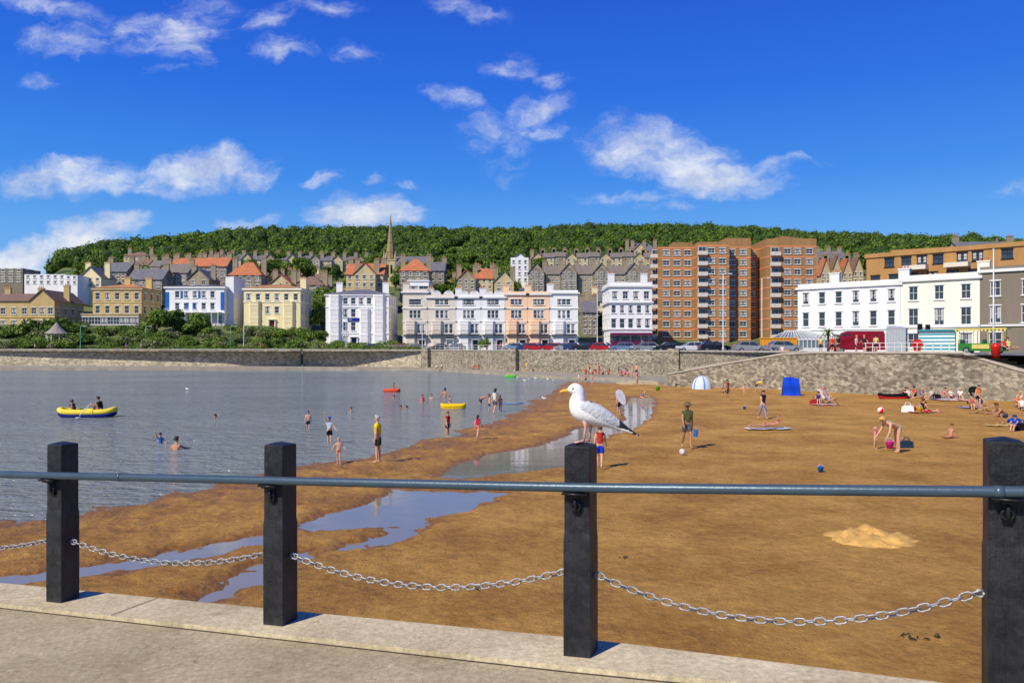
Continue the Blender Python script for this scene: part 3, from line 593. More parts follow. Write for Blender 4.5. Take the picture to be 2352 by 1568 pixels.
wall('sea_wall','tall rubble stone sea wall curving beside the promenade',[(at(985,152),151.5,3.65),(.3,128,3.6),(21.3,104,3.6),(27.4,75.5,3.6)],-.5)
for u,D in ((980,151.2),(1180,127.4),(1550,103.2)):
    q=MB(); q.box(0,0,1.8,1.6,1.4,4.4,0,-.6); put('buttress',q.mesh('buttress',[seaw]),loc=(at(u,D),D,0),label='stone buttress standing against the sea wall',cat='buttress',group='buttresses on the sea wall')
EW=[(15.8,81,1.35),(20,79.4,2.2),(22.5,78.4,2.7),(25.3,74.5,3.4),(27.3,70.5,3.58),(31.7,63.7,3.6),(34.2,60,3.6)]
wall('ramp_wall','tall rubble stone wall rising beside the beach ramp',EW,-.4,.5)
wall('stair_wall','sloping stone wall falling beside the beach steps',[(34.1,60.15,3.56),(36,57.2,2.5),(39.5,52.2,.9),(42,48.5,.2)],-.4,.5)
q=MB(); UP=[(21.3,103.4),(24,90),(26.4,77)]; LW=[(16.2,81.4,1.2),(22.8,78.9,2.5),(26,75,3.3)]
vs=[];
for (a,b),(c,d,z) in zip(UP,LW): vs+=[(a,b,z),(c,d,z)]
q.add(vs,[(0,1,3,2),(2,3,5,4)]); put('ramp',q.mesh('ramp',[conc]),kind='structure',label='concrete ramp leading down to the beach')
st_=thing('beach_steps','concrete steps descending from the promenade to the sand','steps',(34.6,60.5,0)); d=Vector((5,-7.4,0)).normalized(); n=Vector((-d.y,d.x,0))
for i in range(14):
    c=d*(i*.62+.5)+n*1.7; q=MB(); zt=3.5-i*.24; q.box(c.x,c.y,zt/2-.2,.66,3.0,zt+.4,0,math.atan2(d.y,d.x)); put('step',q.mesh('step',[kerbm]),st_)
LF=[(-400,152),(at(0,146),146),(at(700,146),146),(at(1000,142),142),(at(1250,107),107),(at(1480,93),93),(at(1530,83),83),(16.5,80.5)]
LB=[(-400,175),(-150,170),(at(700,163),163),(at(1000,152),152),(.3,129),(21.3,105),(23,92),(24,80)]
q=MB(); n=len(LF)
for i in range(n-1):
    a,b=LF[i],LF[i+1];c,d=LB[i+1],LB[i]
    q.add([(a[0],a[1],.42),(b[0],b[1],.42),(c[0],c[1],.42),(d[0],d[1],.42),(a[0],a[1],-1.5),(b[0],b[1],-1.5)],[(0,1,2,3),(0,4,5,1)])
put('promenade',q.mesh('promenade',[mat('ledge_concrete',(.33,.29,.21),.9,.3,.5,.3,10)]),kind='structure',label='low concrete promenade ledge along the lake')
q=MB(); q.box(0,0,.12,4,3,.34); q.box(-2.6,0,.0,1.4,3,.3); put('slipway_step',q.mesh('slipway_step',[kerbm]),loc=(at(1490,88),88,.1),rot=(0,0,.1),label='low pale concrete step platform at the sand edge',cat='steps')
# ------------------------------------------------------------ buildings
glassm=mat('window_glass',(.035,.045,.055),.08,.5,.7,spec=.7); framem=mat('white_window_frame',(.74,.74,.71),.5,.05)
curt=mat('net_curtain',(.45,.45,.44),.8,.15,3)
WC={}
def winmesh(w,h,fm=None,sill=True):
    cur=R.random()<.4
    key=(round(w,2),round(h,2),fm.name if fm else '',cur)
    if key in WC: return WC[key]
    f=.08; q=MB(); q.box(0,.14,0,w-2*f*.8,.02,h-2*f*.8,1)
    q.box(-w/2+f/2,.1,0,f,.1,h,0); q.box(w/2-f/2,.1,0,f,.1,h,0); q.box(0,.1,h/2-f/2,w-2*f,.1,f,0); q.box(0,.1,-h/2+f/2,w-2*f,.1,f,0)
    q.box(0,.115,h*.04,w-2*f,.07,.06,0)
    if w>1.1: q.box(0,.117,0,.05,.06,h-2*f,0)
    if cur: q.box(-w*.27,.125,h*.1,w*.26,.006,h*.65,2); q.box(w*.27,.125,h*.1,w*.26,.006,h*.65,2)
    if sill: q.box(0,-.06,-h/2-.07,w+.3,.22,.12,0); q.box(0,-.04,h/2+.1,w+.2,.14,.16,0)
    WC[key]=q.mesh('window',[fm or framem,glassm,curt]); return WC[key]
def facade(mb,o,ax,inn,w,h,rects,mi=0,rev=.16):
    ax=Vector(ax);inn=Vector(inn);o=Vector(o)
    xs=sorted(set([0,w]+[round(v,3) for r in rects for v in (r[0],r[2])])); zs=sorted(set([0,h]+[round(v,3) for r in rects for v in (r[1],r[3])]))
    P=lambda x,z,d=0: o+ax*x+inn*d+Vector((0,0,z))
    for i in range(len(xs)-1):
        for j in range(len(zs)-1):
            cx=(xs[i]+xs[i+1])/2; cz=(zs[j]+zs[j+1])/2
            if any(r[0]<cx<r[2] and r[1]<cz<r[3] for r in rects): continue
            mb.add([P(xs[i],zs[j]),P(xs[i+1],zs[j]),P(xs[i+1],zs[j+1]),P(xs[i],zs[j+1])],[(0,1,2,3)],mi)
    for r in rects:
        a,b,c,d=r; q=[P(a,b),P(c,b),P(c,d),P(a,d),P(a,b,rev),P(c,b,rev),P(c,d,rev),P(a,d,rev)]
        mb.add(q,[(0,4,5,1),(1,5,6,2),(2,6,7,3),(3,7,4,0)],mi)
slate=mat('slate_roof',(.15,.15,.16),.65,.35,1.6,.5,10); slate2=mat('brown_slate_roof',(.2,.17,.14),.7,.35,1.6,.5,10); redt=mat('red_clay_tiles',(.46,.16,.065),.8,.3,1.2,.5,10); orat=mat('orange_tiles',(.45,.21,.075),.8,.25,1.5,.5,10); brnt=mat('brown_tiles',(.21,.13,.09),.8,.25,1.5,.5,10); flatr=mat('roof_felt',(.16,.15,.14),.9,.2)
potm=mat('clay_pots',(.45,.2,.1),.8,.2)
doorm=[paint((40,60,50)),paint((120,25,25)),paint((30,40,70)),paint((230,230,225))]
FND=5
def building(name,label,p0,p1,z0,h,dep,wm,rows,roof='flat',rm=None,rh=2.5,side=0,chim=(),bays=(),door=(),corn=(),trim=None,fm=None,cat='house',E=None,off=(0,0),group='buildings of the seaside town',parapet=0.0,tallc=1.6,sidew=1.0,cm=None):
    p0=Vector((*p0,0));p1=Vector((*p1,0)); w=(p1-p0).length; rz=math.atan2(p1.y-p0.y,p1.x-p0.x)
    trim=trim or framem
    if E is None: e=thing(name,label,cat,(p0.x,p0.y,z0),rz,group); ox,oy=0,0
    else: e=E; ox,oy=off
    wins=[];rects=[]
    for (zc,hh,ww,n) in rows:
        xs=[w*(i+.5)/n for i in range(n)] if isinstance(n,int) else [w*q for q in n]
        for x in xs:
            if any(abs(x-w*b[0])<b[1]/2+ww*.3 and zc<b[2] for b in bays) or any(abs(x-w*dd)<ww*.5+.7 and zc<2.4 for dd in door): continue
            rects.append((x-ww/2,zc-hh/2+FND,x+ww/2,zc+hh/2+FND)); wins.append((x,zc,ww,hh))
    for dd in door: rects.append((w*dd-.55,FND+.1,w*dd+.55,FND+2.3))
    mb=MB(); H=h+FND+parapet
    facade(mb,(ox,oy,-FND),(1,0,0),(0,1,0),w,H,rects)
    sr=[]
    if side:
        for (zc,hh,ww,n) in rows:
            for i in range(side):
                yy=dep*(i+.5)/side; sr.append((yy,zc,min(ww,1.2)*sidew,hh))
    rc=[(y-a/2,z-b/2+FND,y+a/2,z+b/2+FND) for y,z,a,b in sr]
    facade(mb,(ox+w,oy,-FND),(0,1,0),(-1,0,0),dep,H,rc); facade(mb,(ox,oy,-FND),(0,1,0),(1,0,0),dep,H,rc); facade(mb,(ox,oy+dep,-FND),(1,0,0),(0,-1,0),w,H,[])
    if roof=='gable': 
        for x in (0,w): mb.add([(ox+x,oy,h),(ox+x,oy+dep,h),(ox+x,oy+dep/2,h+rh)],[(0,1,2)])
    if roof=='gfront':
        for y in (0,dep): mb.add([(ox,oy+y,h),(ox+w,oy+y,h),(ox+w/2,oy+y,h+rh)],[(0,1,2)])
    put('wall',mb.mesh('wall',[wm]),e)
    for x,zc,ww,hh in wins: put('window',winmesh(ww,hh,fm),e,(ox+x,oy,zc))
    for y,zc,ww,hh in sr:
        put('window',winmesh(ww,hh,fm),e,(ox+w,oy+y,zc),(0,0,rad(90))); put('window',winmesh(ww,hh,fm),e,(ox,oy+y,zc),(0,0,rad(-90)))
    for dd in door:
        q=MB(); q.box(0,.12,1.2,1.08,.06,2.18,0); q.box(0,.08,1.55,.7,.03,1.0,0); q.box(.4,.06,1.1,.06,.06,.06,1); put('door',q.mesh('door',[R.choice(doorm),iron]),e,(ox+w*dd,oy,0))
        q=MB(); q.box(0,-.35,2.5,1.9,.75,.16); q.box(-.8,-.3,1.25,.16,.3,2.4); q.box(.8,-.3,1.25,.16,.3,2.4); put('porch',q.mesh('porch',[trim]),e,(ox+w*dd,oy,0))
    for (bx,bw,bh,bz,nw) in bays:
        q=MB(); x=ox+w*bx; pd=.75
        poly=[(-bw/2,0),(-bw/2+.5,-pd),(bw/2-.5,-pd),(bw/2,0)]
        vs=[(a,b,bz-(FND if bz<1 else 0)) for a,b in poly]+[(a,b,bh) for a,b in poly]
        q.add(vs,[(0,1,5,4),(1,2,6,5),(2,3,7,6),(4,5,6,7),(3,2,1,0)]); 
        for k in range(int((bh-bz)/3.0)+1):
            q.add([(a*1.05,b*1.08,min(bh,bz+3.0*k+2.75)) for a,b in poly]+[(a*1.05,b*1.08,min(bh,bz+3.0*k+2.75)+.25) for a,b in poly],[(0,1,5,4),(1,2,6,5),(2,3,7,6),(4,5,6,7),(3,2,1,0)])
        bo=put('bay_window',q.mesh('bay_window',[wm]),e,(x,oy-.01,0))
        k=0
        while bz+3.0*k+2.2<bh:
            zc=bz+3.0*k+1.55
            put('window',winmesh(bw-1.25,1.8,fm,False),bo,(0,-pd-.06-.02,zc)); 
            for s in (-1,1):
                put('window',winmesh(.55,1.8,fm,False),bo,(s*(bw/2-.25),-pd/2-.03,zc),(0,0,s*math.atan2(pd,.5)*1.0))
            k+=1
    q=MB()
    for (zc,ht,pr) in corn:
        q.box(ox+w/2,oy-pr/2+.01,zc,w+pr*2,pr,ht); q.box(ox+w+pr/2-.01,oy+dep/2,zc-.002,pr,dep,ht); q.box(ox-pr/2+.01,oy+dep/2,zc-.002,pr,dep,ht)
    if corn: put('cornice',q.mesh('cornice',[trim]),e)
    o=.35; q=MB(); rm=rm or slate
    if roof=='flat': q.box(ox+w/2,oy+dep/2,h-.1,w-.1,dep-.1,.2)
    elif roof=='gable':
        sl=rh/(dep/2)
        for s in (0,1):
            y0=oy-o if s==0 else oy+dep+o; q.add([(ox-o,y0,h-o*sl+.05),(ox+w+o,y0,h-o*sl+.05),(ox+w+o,oy+dep/2,h+rh+.05),(ox-o,oy+dep/2,h+rh+.05),(ox-o,y0,h-o*sl-.1),(ox+w+o,y0,h-o*sl-.1)],[(0,1,2,3),(0,1,5,4)])
    elif roof=='gfront':
        sl=rh/(w/2)
        for s in (0,1):
            x0=ox-o if s==0 else ox+w+o; q.add([(x0,oy-o,h-o*sl+.05),(x0,oy+dep+o,h-o*sl+.05),(ox+w/2,oy+dep+o,h+rh+.05),(ox+w/2,oy-o,h+rh+.05),(x0,oy-o,h-o*sl-.15),(ox+w/2,oy-o,h+rh-.15)],[(0,1,2,3),(0,4,5,3)])
    elif roof=='hip':
        a=min(dep/2,w/2)*.85; q.add([(ox-o,oy-o,h),(ox+w+o,oy-o,h),(ox+w+o,oy+dep+o,h),(ox-o,oy+dep+o,h),(ox+a,oy+dep/2,h+rh),(ox+w-a,oy+dep/2,h+rh)],[(0,1,5,4),(1,2,5),(2,3,4,5),(3,0,4),(0,3,2,1)])
    ro=put('roof',q.mesh('roof',[rm]),e)
    for cx in chim:
        q=MB(); ch=tallc+(rh*.9 if roof in('gable','gfront','hip') else parapet); q.box(0,0,ch/2,1.5,.75,ch,0); q.box(0,0,ch+.08,1.7,.95,.18,0)
        for a in (-.45,0,.45): q.tube([(a,0,ch+.15),(a,0,ch+.65)],[.14,.11],8,1)
        put('chimney',q.mesh('chimney',[cm or wm,potm]),ro,(ox+w*cx,oy+dep*(.5 if roof!='flat' else .35),h))
    return e
def W(name,c,var=.08): return mat(name,c,.85,var,.5,.25,8,streak=True)
tan=W('tan_stone',lin(190,165,112),.18); tan2=W('ochre_stone',lin(200,172,110),.15); whi=W('white_render',(.80,.80,.78),.06); crm=W('cream_render',lin(230,216,168),.07); crm2=W('pale_cream_render',lin(240,236,212),.06); bei=W('beige_render',lin(216,207,190),.07); sal=W('salmon_render',lin(240,202,165),.06)
grst=stone('grey_town_stone',(.17,.15,.115),(.40,.35,.27),(.27,.24,.19),1.2,1.6); cst=W('bath_stone',lin(190,173,132),.25); ggs=W('weathered_grey_stone',lin(150,139,115),.3); grr=W('grey_render',lin(125,115,100),.1); brk=W('brown_brick',(.34,.185,.072),.22); brk2=W('orange_brown_brick',(.42,.225,.075),.15); band=W('salmon_band',lin(212,140,92),.1)
def fb(u0,u1,D): return (at(u0,D),D),(at(u1,D),D)
p=fb(-30,68,205); building('stone_house','tan stone house with twin front gables',*p,8.7,7.6,14,tan,[(1.6,1.7,1.4,4),(4.9,1.7,1.3,4)],'gable',brnt,2.2,side=3,chim=(.1,.9),corn=((3.3,.2,.15),),trim=tan2)
p=fb(68,125,204); building('stone_house','tan stone house with steep gable and slate roof',*p,8.7,7.6,14,tan,[(1.6,1.7,1.4,3),(4.9,1.7,1.3,3)],'gfront',brnt,2.8,side=4,chim=(.9,),corn=((3.3,.2,.15),),trim=tan2)
p=fb(213,325,195); building('stone_house','square ochre stone house with orange tiled roof',*p,8.6,10.2,11,tan2,[(1.5,1.9,1.3,5),(4.9,1.9,1.1,5),(8.2,1.7,1.1,5)],'hip',orat,1.3,side=3,chim=(.5,.95),corn=((9.9,.35,.3),(6.6,.2,.12),(3.3,.2,.12)),trim=cst)
p=fb(188,318,191); building('stone_annexe','low ochre stone annexe with wide windows',*p,8.4,3.9,3.6,tan2,[(2.2,1.8,1.5,9)],'flat',corn=((3.8,.3,.2),),cat='building',trim=cst)
e=building('white_hotel','white rendered hotel with blue trimmed windows',*fb(380,515,195),9.4,9.8,14,whi,[(1.7,2.0,1.3,6),(4.9,1.7,1.1,(.2,.35,.5,.65,.8)),(7.8,1.6,1.1,(.2,.35,.5,.65,.8))],'hip',slate,.9,side=3,chim=(.95,),corn=((9.5,.4,.35),(3.35,.25,.3)),cat='hotel')
blu=paint((25,105,190))
for x in (.03,.97):
    q=MB(); q.box(0,-.05,6.2,.9,.1,4.4); put('blue_panel',q.mesh('blue_panel',[blu]),e,(x*14.4,0,0))
for x in (.35,.65):
    for (bx,bz,bw) in ((0,7.8,.5),(1.4 if x<.5 else -1.4,4.9,.45)):
        q=MB(); q.box(bx,-.06,bz,bw,.1,1.8); put('blue_panel',q.mesh('blue_panel',[blu]),e,((x-.075)*14.4,0,0))
q=MB(); q.box(7.2,-1.2,3.35,13.4,1.8,.18); 
for i in range(9): q.box(.8+i*1.6,-2.0,1.6,.14,.14,3.3)
for i in range(5): q.box(7.2,-2.1,3.6+i*.18,13.4,.04,.04)
put('veranda',q.mesh('veranda',[framem]),e)
building('white_stair_tower','tall white rendered block with chimney',*fb(518,537,197),9.4,12.3,8,whi,[],'flat',cat='building',side=0)
building('cream_house','cream house with bay windows and orange roof',*fb(560,690,195),8.6,10.2,11,crm,[(1.6,1.7,1.2,6),(4.8,1.7,1.1,6),(8,1.6,1.1,6)],'hip',orat,1.2,side=3,chim=(.95,),bays=((.2,3.0,6.6,0,2),(.8,3.0,6.6,0,2)),door=(.5,),corn=((9.9,.4,.35),(6.8,.2,.15)),trim=crm2)
e=building('white_guest_house','four storey white guest house with grey slate roof',*fb(748,893,185),4.2,12.4,14,whi,[(1.7,2.0,1.2,8),(4.9,2.0,1.1,8),(8,1.9,1.1,8),(10.8,1.5,1.1,8)],'hip',slate,1.6,side=4,chim=(.12,.88),bays=((.15,2.9,12,0,3),(.85,2.9,12,0,3),(.62,2.6,8.8,0,3)),door=(.45,),corn=((12.2,.3,.3),(9.4,.2,.15),(3.3,.25,.2)),cat='guest house')
q=MB(); q.box(0,-.2,7.2,4.2,.14,.7,0); put('sign',q.mesh('sign',[paint((20,40,150))]),e,(7.2,0,-.7))
TG='terraced seafront houses'
for (u0,u1,c,hh,lab,k) in ((925,982,bei,13.4,'pale beige terraced house with arched upper windows',4),(982,1048,bei,12.2,'beige terraced house with long balcony',4),(1048,1105,whi,12.2,'white terraced house with arched windows',4),(1105,1160,whi,12.2,'white terraced house with curved dormers',4),(1160,1212,sal,12.9,'salmon pink terraced house with white trim',4),(1212,1263,sal,12.9,'salmon pink terraced house with iron balcony',4),(1263,1328,whi,13.2,'white terraced house with large top floor windows',4)):
    w_=(u1-u0)/F*182; x=at(u0,182)
    e=building('terraced_house',lab,(x,182),(x+w_-.03,182),3.6,hh,13,c,[(1.7,2.0,1.2,(.25,.5,.75)),(4.9,2.2,.8,(.18,.34,.66,.82)),(8.2,1.9,.8,(.34,.5,.66)),(11.0,1.3,1.0,(.34,.5,.66))],'flat',slate,1.2,side=4 if u1>1320 else 0,chim=(.04,),bays=((.33,2.8,6.4,0,2),),door=(.78,),corn=((hh-.15,.35,.4),(9.55,.2,.2),(6.5,.18,.15),(3.35,.2,.2)),group=TG,parapet=.5,fm=framem)
    q=MB(); q.box(w_/2,-.75,3.45,w_*.9,1.3,.14)
    for i in range(22): q.box(w_*.05+i*w_*.9/21,-1.36,3.95,.03,.03,.9)
    q.box(w_/2,-1.36,4.4,w_*.9,.05,.06); put('balcony',q.mesh('balcony',[iron]),e)
    if hh==12.2:
        for a in (.28,.72): 
            q=MB(); q.tube([(w_*a,1.2,hh+.3),(w_*a,4.2,hh+.5)],1.1,14); q.tube([(w_*a,1.14,hh+.3),(w_*a,1.2,hh+.3)],1.25,14,1)
            put('dormer',q.mesh('dormer',[slate,framem],False),e)
building('rooftop_house','tall white rooftop storey above the terrace',*fb(937,985,190),12,8.3,8,whi,[(6.2,1.3,2.2,2)],'flat',group=TG,corn=((8.1,.3,.2),))
e=building('white_pub','white four storey building with purple ground floor',*fb(1400,1497,178),4.0,14.2,14,whi,[(2.0,1.8,2.2,4),(5.6,2.1,1.1,5),(8.8,1.8,1.0,5),(11.9,1.7,1.2,4)],'flat',slate,side=3,chim=(.1,.9),corn=((13.9,.4,.4),(10.3,.35,.4),(4.3,.3,.25)),cat='building',parapet=.6,tallc=2.2)
q=MB(); q.box(4.7,-1.3,3.2,9.2,2.6,.5); q.box(4.7,-1.9,.8,9.2,.15,1.6)
for i in range(6): q.box(.3+i*1.76,-1.95,1.6,.14,.14,3.2)
put('shop_front',q.mesh('shop_front',[paint((110,25,70))]),e)
# apartments
D=196; ax0=at(1520,D); E=thing('apartment_block','ten storey brown brick apartment block with white balconies','apartment block',(ax0,D,3.5),0)
wr=mat('balcony_white',(.62,.58,.50),.6,.1)
fl=[(1.5+2.56*i,1.25,1.7) for i in range(10)]
bl=[(0,9.0,4.5,25.6,(.22,.52,.82)),(9.0,16.6,0,26.2,(.42,.78)),(16.6,22.9,3.4,27.6,(.25,.7)),(22.9,26.3,8.0,26.0,(.5,)),(26.3,38.6,1.5,27.2,(.42,.62,.86))]
for i,(a,b,oy,hh,cols) in enumerate(bl):
    rows=[(z,h_,w_,cols) for z,h_,w_ in fl]
    building('x','',(ax0+a,D+oy),(ax0+b,D+oy),3.5,hh,13,brk,rows,'flat',flatr,E=E,off=(a,oy),corn=tuple((2.56*k+.15,.34,.06) for k in range(1,11)),trim=band,side=0,parapet=.5)
bm=MB(); bm.box(0,-.6,.08,2.3,1.2,.16); bm.box(0,-1.16,.55,2.3,.08,.8); bm.box(-1.11,-.6,.55,.08,1.1,.8); bm.box(1.11,-.6,.55,.08,1.1,.8); balm=bm.mesh('balcony',[wr])
dm=MB(); dm.box(0,.1,1.05,2.0,.1,2.0,0); dm.box(-.46,.03,1.05,.82,.06,1.8,1);dm.box(.46,.03,1.05,.82,.06,1.8,1); dmm=dm.mesh('balcony_door',[framem,glassm])
for k in range(10):
    z=2.56*k+.35
    for (x,y) in ((-.3,6.5),(9.9,0),(28.3,1.5)):
        if k==0 and x<0: continue
        put('balcony',balm,E,(x+ (0 if x>0 else -.3),y,z)); put('balcony_door',dmm,E,(x,y-.12,z+.1))
for nm,fn_ in (('a',lambda q:q.box(6.5,9,26.4,5,5,2.0)),('c',lambda q:q.prism([(27,27.6),(37.8,27.6),(31,28.6)],3,8))):
    q=MB(); fn_(q); put('roof_plant_room',q.mesh('roof_plant_room',[brk]),E)
# right hand terrace
pA=Vector((45.2,126,0)); dv=Vector((18.8,-17,0)); dl=dv.length; dvn=dv/dl
def tp(s): v=pA+dvn*s; return (v.x,v.y)
s1=.60*dl
building('white_terrace','long white rendered terrace with sash windows',tp(0),tp(s1),3.5,10.1,10,whi,[(1.6,2.0,1.5,6),(5.0,2.2,1.0,6),(8.3,1.8,1.0,6)],'flat',slate,1.8,side=2,chim=(.3,.97),corn=((9.9,.35,.3),(3.4,.2,.15)),parapet=.5)
building('cream_terrace','cream rendered terraced house with cornice',tp(s1+.03),tp(dl),3.5,10.5,10,crm2,[(1.6,2.1,1.5,3),(5.0,2.4,1.3,3),(8.4,2.0,1.2,3)],'flat',slate,2,chim=(.98,),corn=((10.3,.4,.35),(3.6,.3,.2)),door=(.5,),parapet=.5)
building('grey_terrace','dark grey rendered terraced house with white windows',tp(dl+.03),tp(dl+22),3.5,11.2,10,grr,[(1.6,2.1,1.5,6),(5.1,2.3,1.3,6),(8.6,2.0,1.2,6)],'flat',slate,2,chim=(.5,),corn=((11.0,.4,.3),(3.6,.25,.2)),door=(.3,),parapet=.4)
e=building('brown_flats','long low orange brown brick flats with flat roof',*((at(1990,175),175),(at(2420,150),150)),14,10.6,14,brk2,[(8.4,1.8,2.0,(.14,.24,.33,.42,.55,.63,.78,.9)),(5.0,1.6,2.0,9)],'flat',flatr,side=2,cat='flats',fm=iron,corn=((10.2,.9,.3),),trim=brk2)
for k in (.24,.42,.8):
    q=MB(); q.box(0,-1,5.9+1,4.5,2,.9); put('balcony',q.mesh('balcony',[bei]),e,(k*44,0,0))
building('brown_flats','brown brick stepped upper block of flats',*((at(2055,180),182),(at(2352,170),168)),20,6.4,10,brk2,[(4.5,1.4,1.8,6)],'flat',flatr,cat='flats',fm=iron)
q=MB(); q.lathe([(5,0),(5,2.4),(4.2,3.6),(2.4,4.6),(.4,5.2),(.1,6.4)],14); put('dome_roof',q.mesh('dome_roof',[slate]),loc=(at(2290,190),190,24),label='dark slate domed pavilion roof',cat='roof dome')
D=120; e=thing('glazed_pavilion','white glazed pavilion with pitched glass roof','pavilion',(at(1787,D),D,3.5))
q=MB(); w_=8.2
for i in range(14):
    x=i*w_/13; q.box(x,0,.9,.1,.1,1.8)
    xr=w_/2+(x-w_/2)*.45; q.tube([(x,0,1.8),(xr,3,3.2)],.05,5)
    q.tube([(x,6,1.8),(xr,3,3.2)],.05,5)
q.box(w_/2,0,1.85,w_+.3,.2,.18); q.box(w_/2,0,.3,w_,.14,.6); q.box(w_/2,3,3.22,w_*.5,.2,.15); put('frame',q.mesh('frame',[framem]),e)
q=MB(); q.add([(0,0,1.8),(w_,0,1.8),(w_*.725,3,3.15),(w_*.275,3,3.15),(0,6,1.8),(w_,6,1.8),(0,0,0),(w_,0,0),(w_,6,0),(0,6,0)],[(0,1,2,3),(3,2,5,4),(0,3,4),(1,5,2),(0,6,7,1),(1,7,8,5),(0,4,9,6)]); put('glazing',q.mesh('glazing',[mat('pale_glazing',(.16,.2,.22),.15,.3,1)]),e)
print('front',time.time()-T0)
MG='houses climbing the hillside'
def mid(u0,u1,D,vb,ve,wm,roof,rm,rh,nst,nc,lab,name='house',dep=9,chim=(.05,.95),**k):
    zb=zz(vb,D); h=zz(ve,D)-zb; st=h/nst; rows=[(st*i+st*.55,st*.5,min(1.15,(u1-u0)/F*D/nc*.45),nc) for i in range(nst)]
    return building(name,lab,*fb(u0,u1,D),zb,h,dep,wm,rows,roof,rm,rh,chim=chim,group=MG,cm=ggs if wm in(grst,cst,ggs) else None,**k)
mid(-20,52,235,650,616,grr,'flat',flatr,1,3,4,'grey flat roofed block of flats',side=2,chim=()); mid(56,150,225,655,630,whi,'flat',flatr,1,2,6,'white flat roofed building with long windows',side=2,chim=())
mid(150,178,222,655,632,whi,'flat',flatr,1,2,2,'small white flat roofed extension',chim=()); mid(182,232,228,662,636,crm,'gfront',slate,3,2,3,'cream gabled house with slate roof')
mid(236,290,240,655,622,grst,'gable',slate,3,2,4,'dark stone house with slate roof'); mid(284,340,330,610,588,cst,'hip',brnt,2.2,2,4,'pale stone villa with brown hipped roof')
mid(295,372,238,662,640,grst,'gable',slate,3.4,2,4,'stone house with long slate roof',side=2); mid(372,430,245,655,625,grst,'gable',slate2,3,3,4,'dark stone terrace house with tall chimneys')
mid(392,452,262,640,612,ggs,'gable',redt,3.2,2,4,'stone house with red tiled roof',chim=(.05,.5,.95)); mid(455,520,262,640,610,grst,'gable',redt,3.2,2,4,'stone terrace with red roof and chimneys',chim=(.05,.5,.95))
mid(525,600,240,668,632,grst,'hip',redt,4.4,2,4,'stone villa with bright red hipped roof',side=2); mid(430,480,236,660,640,ggs,'gfront',slate,3,1,2,'small stone gabled house')
mid(620,668,232,668,650,cst,'gfront',redt,2.6,1,2,'small pale house with orange roof'); mid(672,742,236,672,655,grst,'hip',brnt,3,1,3,'low stone house with brown hipped roof')
for i in range(14):
    u=476+i*26; D=335+i*1.3
    mid(u,u+25,D,622,594+i*.4,[cst,ggs,cst,cst][i%4],'gfront' if i%2 else 'gable',[slate,slate2][i%2],2.4,3,2,'tall Victorian stone terrace house with gabled slate roof',chim=(.02,.98))
for i in range(8):
    u=290+i*27; D=300-i*2
    mid(u,u+22,D,628+R.randint(-4,4),610+R.randint(-3,3),R.choice([grst,cst,ggs]),R.choice(['gable','gfront']),R.choice([slate,slate2,brnt]),2.6,2,2,'small stone hillside house with chimneys')
mid(795,880,236,664,628,cst,'gable',redt,3.4,2,5,'stone house with red roof and gable',side=2); mid(812,862,232,664,628,cst,'gfront',redt,3.2,2,3,'pale stone gabled house with red roof')
mid(918,985,242,655,622,grst,'hip',redt,4.0,2,4,'stone house with steep red roof'); mid(985,1020,255,650,620,grst,'gable',slate,3,2,2,'stone house with slate roof')
mid(1050,1092,240,668,640,ggs,'gfront',redt,2.8,2,3,'stone gabled house with red roof'); mid(1092,1132,242,668,638,cst,'gable',redt,3.2,2,3,'pale stone house with red roof'); mid(1135,1180,238,672,645,cst,'gfront',slate,3,2,2,'small pale gabled house')
mid(1173,1214,262,650,595,whi,'flat',slate,1,4,3,'tall narrow white house',parapet=.5,chim=()); mid(1182,1206,263,600,590,whi,'gfront',slate,1.4,1,2,'white gabled attic storey',chim=())
for i in range(8):
    u=1214+i*37.5; D=258+ (i%2)*2
    mid(u,u+36,D,672,624+(i%2)*4,ggs if i%2 else grst,'gfront' if i%2==0 else 'gable',[slate,slate2][i%2],3.0,4,3,'tall grey stone terrace house with bargeboard gable',chim=(.02,))
for i in range(11):
    u=1222+i*26; D=330
    mid(u,u+25,D,618,592-(i%3)*2,[cst,cst,ggs][i%3],'gable' if i%3 else 'gfront',slate2,2.2,2,2,'pale stone upper terrace house with chimneys',chim=(.02,.98))
mid(1440,1512,345,600,577,cst,'hip',slate,4,2,6,'large pale stone mansion with slate roof'); mid(1455,1485,343,590,574,cst,'gfront',slate,3,1,2,'stone mansion front gable')
mid(1338,1372,205,790,715,grst,'gable',slate,3,4,3,'dark stone house beside the white terrace'); mid(1368,1398,215,790,690,crm,'gable',slate,2.4,5,2,'narrow cream house between taller buildings')
for i,u in enumerate((1885,1910,1935,1960)): mid(u,u+23,235,655,626-(i%2)*4,cst,'gfront',brnt if i%2 else redt,4.2,2,2,'pale stone gabled house with pointed finials')
mid(1882,1945,300,620,592,grst,'gable',slate,3,2,5,'long stone house with slate roof and chimneys',chim=(.1,.5,.9)); mid(1500,1525,230,720,650,grst,'gable',slate,3,4,2,'stone house behind the apartment block')
mid(2210,2352,200,600,574,grst,'gable',slate,2.6,1,6,'long slate roofed building')
for i in range(92):
    u=R.choice([R.uniform(600,790),R.uniform(990,1190),R.uniform(300,520),R.uniform(905,1050),R.uniform(180,480)]); D=R.uniform(248,325); z=tz(at(u,D),D); v=HV-(z-EYE)/D*F
    mid(u,u+R.uniform(14,27),D,v+2,v-R.uniform(10,18),R.choice([grst,cst,crm,ggs,ggs,cst]),R.choice(['gable','gfront','hip','gable']),R.choice([slate,redt,slate2,redt,brnt]),2.0,2,2,'stone hillside house among trees')
D=300; zb=zz(665,D); e=thing('church','stone church tower with tall slender spire','church',(at(897,D),D,zb))
s=D/F; th=(665-600)*s; sh=(600-493)*s
